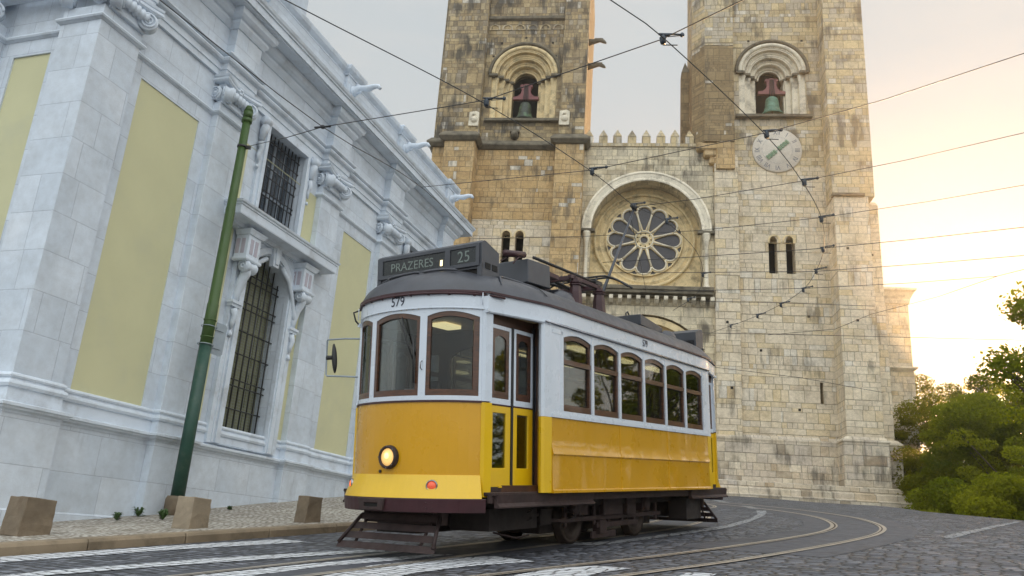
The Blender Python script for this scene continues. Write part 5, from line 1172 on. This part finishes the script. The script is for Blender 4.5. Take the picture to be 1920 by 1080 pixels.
    m.box(-.40, -.18, -.34, -.28, 3.80, 3.86); m.box(-.40, -.18, .28, .34, 3.80, 3.86); m.box(-.38, -.2, -.05, .05, 3.72, 3.84); m.build('pantograph_head', m_iron, roof)
    m = MB(); m.tube([(2.36, .34, 3.70), (1.9, .34, 3.78)], .045, 10); m.tube([(2.36, .28, 3.60), (2.15, .34, 3.74)], .01, 5); m.tube([(2.25, .4, 3.58), (2.02, .36, 3.75)], .01, 5); m.box(1.0, 1.4, .1, .36, 3.62, 3.68); m.build('pole_stop', m_maroon, roof)
    p0 = Vector((-.62, .03, 3.30)); p1 = Vector((-2.02, .17, 5.57))
    m = MB(); m.tube([p0, p0.lerp(p1, .5), p1], [.03, .024, .018], 10); m.build('trolley_pole', m_signgrey, roof)
    m = MB(); m.tube([p1-Vector((.05, 0, .02)), p1+Vector((.12, 0, .02))], .03, 8); m.lathe([(0, -.03), (.06, -.03), (.035, 0), (.06, .03), (0, .03)], 14, 'y', (p1.x, p1.y, p1.z+.02)); m.build('trolley_head', m_iron, roof)
    m = MB(); m.tube([(-1.95, 0, 3.52), (-1.95, .0, 3.66), (-2.02, 0, 3.70), (-2.1, 0, 3.62), (-2.2, 0, 3.56), (-2.3, 0, 3.66)], .014, 6); m.build('rope_hook', m_iron, roof)
    # mirror
    m = MB(); m.tube([(3.58, -.93, 2.50), (3.6, -1.2, 2.52), (3.60, -1.50, 2.53), (3.6, -1.515, 2.51), (3.60, -1.50, 2.09), (3.6, -1.48, 2.07), (3.6, -1.2, 2.05), (3.56, -.93, 2.03)], .011, 8); mr = m.build('mirror_arm', m_steel, T)
    m = MB(); m.lathe([(0, .0), (.07, .0), (.08, .012), (.05, .03), (0, .04)], 16, 'x', (0, 0, 0), xf=lambda p: (3.56+p[0], -1.40+p[1]*.55-.05*p[2]/.17, 2.29+p[2]*2.4)); m.tube([(3.6, -1.5, 2.3), (3.58, -1.42, 2.3)], .03, 6); m.build('mirror', m_black, mr)
    m = MB(); m.tube([(3.60, -.95, 2.86), (3.66, -1.02, 2.82), (3.64, -1.0, 2.72), (3.6, -.96, 2.66)], .012, 6); m.build('bell_cord_hook', m_iron, T)
    for sx in (1,):
        m = MB(); m.box(2.30, 2.55, 1.166, 1.170, 2.56, 2.60); m.build('vent_cover', m_white, T)
build_tram()

# ================================================================== OVERHEAD WIRES
def on_plane_pts(pts, h): return [Vector(plane_hit(x, y, h)) for x, y in pts]
def smooth3(P, step=.5): return [Vector(p) for p in catmull([np.array(p) for p in P], step)]
def wire(pts, r, label, group='overhead wires', name='overhead_wire'):
    c = Vector(pts[len(pts)//2]); m = MB(); m.tube([Vector(p)-c for p in pts], r, 5); o = m.build(name, m_wire); o.location = c
    return tag(o, label, 'wire', group)
def ext(P, a=0, b=0):
    P = list(P)
    if a: P = [P[0]+(P[0]-P[1]).normalized()*a]+P
    if b: P = P+[P[-1]+(P[-1]-P[-2]).normalized()*b]
    return P
A_px = [(535, 0), (910, 195), (1110, 322), (1187, 385), (1245, 413), (1305, 470), (1318, 520), (1303, 555), (1262, 582)]
B_px = [(1145, 0), (1245, 72), (1435, 252), (1505, 342), (1540, 408), (1545, 465), (1530, 508), (1507, 542), (1462, 572), (1400, 600), (1325, 627)]
A3, B3 = on_plane_pts(A_px, 5.6), on_plane_pts(B_px, 5.6)
wire(smooth3(ext(A3, 5)), .0065, 'contact wire above the tram that its trolley pole touches', 'contact wires')
wire(smooth3(ext(B3, 5)), .0065, 'contact wire curving in front of the right tower below the clock', 'contact wires')
cl = POLE_CLAMP
s1 = [cl+Vector((.08, -.02, 0)), Vector(ray(537, 258)*13.6), Vector(ray(605, 238)*12.8)]+on_plane_pts([(910, 188), (1240, 74), (1392, 0)], 5.66)
wire(ext(s1, 0, 3), .0065, 'span wire from the green pole across both bell towers')
wl = [Vector(ray(300, 0)*10.5), Vector(ray(605, 238)*12.8), Vector(ray(790, 351)*17), Vector(ray(886, 446)*27)]
wire(smooth3(ext(wl, 4), 1), .007, 'dark wire running down along the church cornice')
wire(ext([Vector(ray(790, 351)*17)]+on_plane_pts([(1110, 319), (1437, 249), (1660, 186), (1920, 100)], 5.66), 0, 6), .006, 'span wire passing over the clock face')
wire(ext(on_plane_pts([(1187, 388), (1300, 374), (1501, 340), (1700, 300), (1920, 249)], 5.66), 0, 6), .006, 'span wire passing just under the clock')
wire(ext(on_plane_pts([(880, 448), (1100, 443), (1300, 433), (1391, 424), (1540, 408), (1740, 378), (1920, 347)], 5.66), 0, 6), .006, 'span wire passing above the small paired windows of the right tower')
wire(ext(on_plane_pts([(1130, 492), (1300, 482), (1539, 466), (1740, 446), (1920, 426)], 5.66), 0, 6), .008, 'span wire crossing the small paired windows of the right tower')
wire(ext(on_plane_pts([(1060, 512), (1300, 511), (1528, 509), (1740, 494), (1920, 479)], 5.66), 0, 6), .008, 'span wire passing along the sill of the right tower windows')
wire(ext(on_plane_pts([(1200, 548), (1300, 545), (1505, 541), (1700, 531), (1869, 518), (1920, 505)], 5.66), 0, 6), .008, 'span wire level with the cornice of the side chapel')
wire(on_plane_pts([(1300, 564), (1463, 568), (1640, 574)], 5.66), .008, 'short span wire just above the side chapel cornice level')
wire(ext(on_plane_pts([(1312, 624), (1600, 630), (1920, 638)], 5.66), 0, 6), .010, 'long low span wire crossing the tower and the bright sky')
wire([Vector(ray(1335, 688)*42), Vector(ray(1500, 708)*42), Vector(ray(1655, 736)*42)], .012, 'lowest thin wire crossing the right tower above the tree tops')
wire(on_plane_pts([(1440, 628), (1566, 617), (1634, 589), (1760, 556), (1870, 518)], 5.70), .008, 'slanting wire rising from the tower toward the sky')
wire([Vector(ray(1212, 548)*22), Vector(ray(1180, 395)*16)], .006, 'slack wire hanging across the rose window')
def insul(px, py, h, rot, label, sc=1.0, name='wire_insulator'):
    p = Vector(plane_hit(px, py, h)); o = thing(name, label, 'insulator', loc=p, group='insulators on the overhead wires'); o.rotation_euler = (R_(4), R_(-6), R_(rot)); o.scale = (sc*.82,)*3
    m = MB(); m.lathe([(0, -.09), (.035, -.085), (.045, -.05), (.04, -.02), (.05, 0), (.03, .02), (.02, .05), (0, .05)], 12); m.build('insulator_bell', m_fit, o)
    m = MB(); m.tube([(-.06, 0, .045), (.05, 0, .05), (.12, 0, .075), (.30, 0, .10)], [.016, .028, .016, .011], 8); m.tube([(.08, 0, .03), (.3, 0, .085)], .007, 5); m.lathe([(0, -.02), (.03, -.015), (.03, .015), (0, .02)], 10, 'y', (.3, 0, .095)); m.build('tension_arm', m_fit, o)
    m = MB(); m.tube([(0, .01, -.10), (.14, -.13, -.15)], .008, 5); m.build('ear', m_iron, o)
for k, (x, y, r, sc, lb) in enumerate([(912, 190, 20, 1, 'insulator in front of the left tower beside the bell niche'), (1243, 71, 18, 1, 'insulator against the sky between the towers, highest of all'), (1110, 320, 12, 1, 'insulator in front of the wall above the great arch'), (1437, 250, 15, 1, 'insulator at the upper edge of the clock'),
    (1187, 386, 10, .9, 'insulator at the top of the trolley pole'), (1250, 414, 10, .9, 'insulator in front of the right petals of the rose window'), (1318, 515, 8, .8, 'insulator over the lower right rim of the rose window'), (1508, 341, 10, 1, 'insulator just below right of the clock'), (1540, 410, 5, 1, 'insulator at the edge of the right buttress, upper one'),
    (1543, 467, 5, 1, 'insulator beside the paired windows of the right tower'), (1530, 508, 0, 1, 'insulator right of the paired window sill'), (1506, 543, 0, 1, 'insulator under the paired windows, right one'), (1464, 571, 0, 1, 'insulator under the paired windows, middle one'), (1420, 592, 0, 1, 'insulator under the paired windows, left one'), (1370, 611, 0, .9, 'insulator low on the wire near the tram roof end'), (1290, 562, 0, .8, 'insulator in front of the corbels below the rose window')]):
    insul(x, y, 5.63, r, lb, sc)
m = MB(); c = Vector(ray(605, 238)*12.8); m.lathe([(0, -.03), (.03, -.02), (.03, .02), (0, .03)], 8); m.tube([(-.12, 0, -.02), (.12, 0, .02)], .015, 6); o = m.build('wire_joint', m_iron); o.location = c; tag(o, 'small wire joint where two wires cross in front of the church', 'wire joint')

# ================================================================== TREES
def leafmat(name, c1, c2, tr=.5):
    t = NT(name); t.t.nodes.remove(t.b)
    su = t.node('SeparateXYZ', {0: t.node('UVMap').outputs[0]})
    big = t.noise(t.obj(), .35, 2); c = t.mix(t.m_('ADD', t.m_('ADD', t.m_('MULTIPLY', su.outputs[0], .55), t.m_('MULTIPLY', su.outputs[1], .2)), t.m_('MULTIPLY', t.map01(big, .35, .65), .25)), c1, c2)
    d = t.node('BsdfDiffuse', {'Color': c}); tl = t.node('BsdfTranslucent', {'Color': t.mix(1, c, (1.3, 1.25, .5, 1), 'MULTIPLY')}); mx = t.node('MixShader', {0: tr, 1: d.outputs[0], 2: tl.outputs[0]})
    t.t.links.new(mx.outputs[0], t.out.inputs[0]); return t.m
m_leaf = leafmat('tree leaves', (.06, .085, .008, 1), (.29, .27, .018, 1), .65)
m_leaf2 = leafmat('bright leaves', (.08, .12, .01, 1), (.31, .32, .024, 1), .65)
m_bark = plain('bark', lin(86, 72, 56), .9, .3, 4, .5)
def tree(name, label, base, h, crown, seed, nb=90, per=420, leaf=.26, mat=m_leaf, cat='tree', group='trees beyond the road', trunk=.28, spread=1.0):
    """crown: list of ellipsoids (dx,dy,dz,rx,ry,rz) relative to the base"""
    k = np.random.default_rng(seed); o = thing(name, label, cat, loc=base, group=group)
    cen = []
    for (dx, dy, dz, rx, ry, rz), w in zip(crown, np.full(len(crown), 1/len(crown))):
        n = int(nb*w)+1; v = k.normal(size=(n, 3)); v /= np.linalg.norm(v, axis=1)[:, None]; r = k.uniform(.55, 1.0, (n, 1))**.6
        cen.append(np.array([dx, dy, dz])+v*r*np.array([rx, ry, rz]))
    cen = np.vstack(cen); V = []; U_ = []
    for c in cen:
        R = k.uniform(.22, 1.15)*spread; n = int(per*R*R*k.uniform(.8, 1.3))+8
        v = k.normal(size=(n, 3)); v /= np.linalg.norm(v, axis=1)[:, None]; p = c+v*(k.uniform(.35, 1, (n, 1))**.5)*R*np.array([1, 1, .62])
        a = k.normal(size=(n, 3)); a /= np.linalg.norm(a, axis=1)[:, None]; b = np.cross(a, v+k.normal(size=(n, 3))*.5); b /= np.linalg.norm(b, axis=1)[:, None]+1e-9
        s = leaf*k.uniform(.5, 1.1, (n, 1)); V.append(np.stack([p-a*s*.5, p+b*s*.28, p+a*s*.5, p-b*s*.28], 1)); U_.append(np.stack([np.full(n, k.random()), k.random(n)], 1))
    V = np.concatenate(V); nq = len(V); me = bpy.data.meshes.new('crown'); me.vertices.add(nq*4); me.vertices.foreach_set('co', V.reshape(-1)); me.loops.add(nq*4); me.loops.foreach_set('vertex_index', np.arange(nq*4)); me.polygons.add(nq); me.polygons.foreach_set('loop_start', np.arange(nq)*4); me.polygons.foreach_set('loop_total', np.full(nq, 4)); me.update()
    ul = me.uv_layers.new(name='UVMap'); ul.data.foreach_set('uv', np.repeat(np.concatenate(U_), 4, axis=0).ravel()); me.materials.append(mat)
    co = bpy.data.objects.new('crown', me); COL.objects.link(co); co.parent = o
    m = MB(); tp = Vector((crown[0][0]*.6, crown[0][1]*.6, h*.62)); m.tube([(0, 0, -1.5), (0, 0, .2), tp*.5+Vector((.15, .1, 0)), tp], [trunk*1.3, trunk, trunk*.75, trunk*.35], 10)
    for i in range(min(len(cen), 26)):
        c = Vector(cen[int(k.integers(len(cen)))]); s = tp*float(k.uniform(.45, 1.0)); mid = s.lerp(c, .5)+Vector((0, 0, .25)); m.tube([s, mid, c], [trunk*.3, trunk*.16, .015], 6)
    m.build('trunk', m_bark, o); return o
def base_at(px, py, d): p = ray(px, py)*d; return Vector((p[0], p[1], 0))
def tr_px(name, label, px, d, ztop_py, zb, rx, seed, **kw):
    kw.setdefault('leaf', .17); kw.setdefault('per', 900)
    b = ray(px, 900); b = b/math.hypot(b[0], b[1])*d; zt = (ray(px, ztop_py)/math.hypot(*ray(px, ztop_py)[:2])*d)[2]; base = Vector((b[0], b[1], zb)); H = zt-zb
    cr = [(0, 0, H*.60, rx*1.05, rx*1.05, H*.38), (-rx*.5, 0, H*.66, rx*.6, rx*.6, H*.27), (rx*.5, -.3, H*.64, rx*.65, rx*.65, H*.29), (0, 0, H*.35, rx, rx, H*.3)]
    return tree(name, label, base, H, cr, seed, **kw)
tr_px('round_bush', 'dark green bush growing against the cathedral corner', 1706, 49, 842, -1.5, 1.7, 3, nb=70, leaf=.16, cat='bush', trunk=.08, spread=.8)
tr_px('broad_tree', 'broad dark green tree standing next to the side chapel', 1785, 62, 700, -4, 5.6, 4, nb=260)
tr_px('broad_tree', 'rounded green tree standing in the middle of the row with the lit top', 1868, 55, 698, -4, 5.3, 5, nb=260)
tr_px('broad_tree', 'green tree standing at the right end of the row', 1955, 48, 690, -4, 5.0, 6, nb=260, mat=m_leaf2)
tr_px('low_tree', 'low leafy tree in front of the row with bright lower leaves', 1835, 42, 880, -3, 2.6, 7, nb=80, mat=m_leaf2, leaf=.19)
tr_px('low_tree', 'low leafy tree near the right edge of the road', 1920, 38, 860, -3, 2.6, 8, nb=80, mat=m_leaf2, leaf=.19)
tr_px('low_tree', 'low dark tree between the bush and the broad tree', 1765, 47, 872, -3, 2.2, 9, nb=90, leaf=.18)
# the row goes on to the right of the frame, where the tram side mirrors it
for i, (az, d, h, rx, lb) in enumerate([(41, 36, 10, 4.3, 'first tree of the row past the right edge of the picture'), (47, 31, 9.5, 4.0, 'second tree of the row past the right edge of the picture'), (64, 24, 7.5, 3.8, 'tree beyond the gap in the row right of the picture'), (74, 24, 9, 4.2, 'tall tree at the bend of the row right of the picture'), (86, 22, 8, 4, 'last tree of the row, level with the camera')]):
    x, y = d*math.sin(R_(az)), d*math.cos(R_(az)); H = h+3
    tree('street_tree', lb, Vector((x, y, -3)), H, [(0, 0, H*.6, rx, rx, H*.38), (rx*.3, 0, H*.4, rx*.9, rx*.9, H*.3)], 40+i, nb=110, per=230, leaf=.36)
b = ray(2075, 900); b = b/math.hypot(b[0], b[1])*24; 
def rel(px, py, d): q = ray(px, py); q = q/math.hypot(q[0], q[1])*d; return (q[0]-b[0], q[1]-b[1], q[2]+2)
c1, c2, c3, c4 = rel(2090, 560, 24), rel(1915, 688, 23), rel(1935, 575, 23.5), rel(2000, 760, 24)
tree('overhanging_tree', 'leafy branches of a nearer tree reaching in from the right edge', Vector((b[0], b[1], -2)), 10, [c1+(1.9, 1.9, 2.2), c2+(.7, .6, .32), c3+(.3, .4, .3), c4+(1.1, 1.4, .8)], 11, nb=110, per=170, leaf=.15, mat=m_leaf2, spread=.62)

# ================================================================== HAZE
hz = MB(); hz.box(-60, 70, -12, 95, -10.5, 42); hz = hz.build('haze', None); tag(hz, kind='stuff')
hm = bpy.data.materials.new('warm evening air'); hm.use_nodes = True; ht = hm.node_tree; ht.nodes.clear()
ho = ht.nodes.new('ShaderNodeOutputMaterial'); hv = ht.nodes.new('ShaderNodeVolumePrincipled'); hv.inputs['Density'].default_value = .0018; hv.inputs['Anisotropy'].default_value = .82; hv.inputs['Color'].default_value = (1, .88, .72, 1)
ht.links.new(hv.outputs[0], ho.inputs['Volume']); hz.data.materials.append(hm)
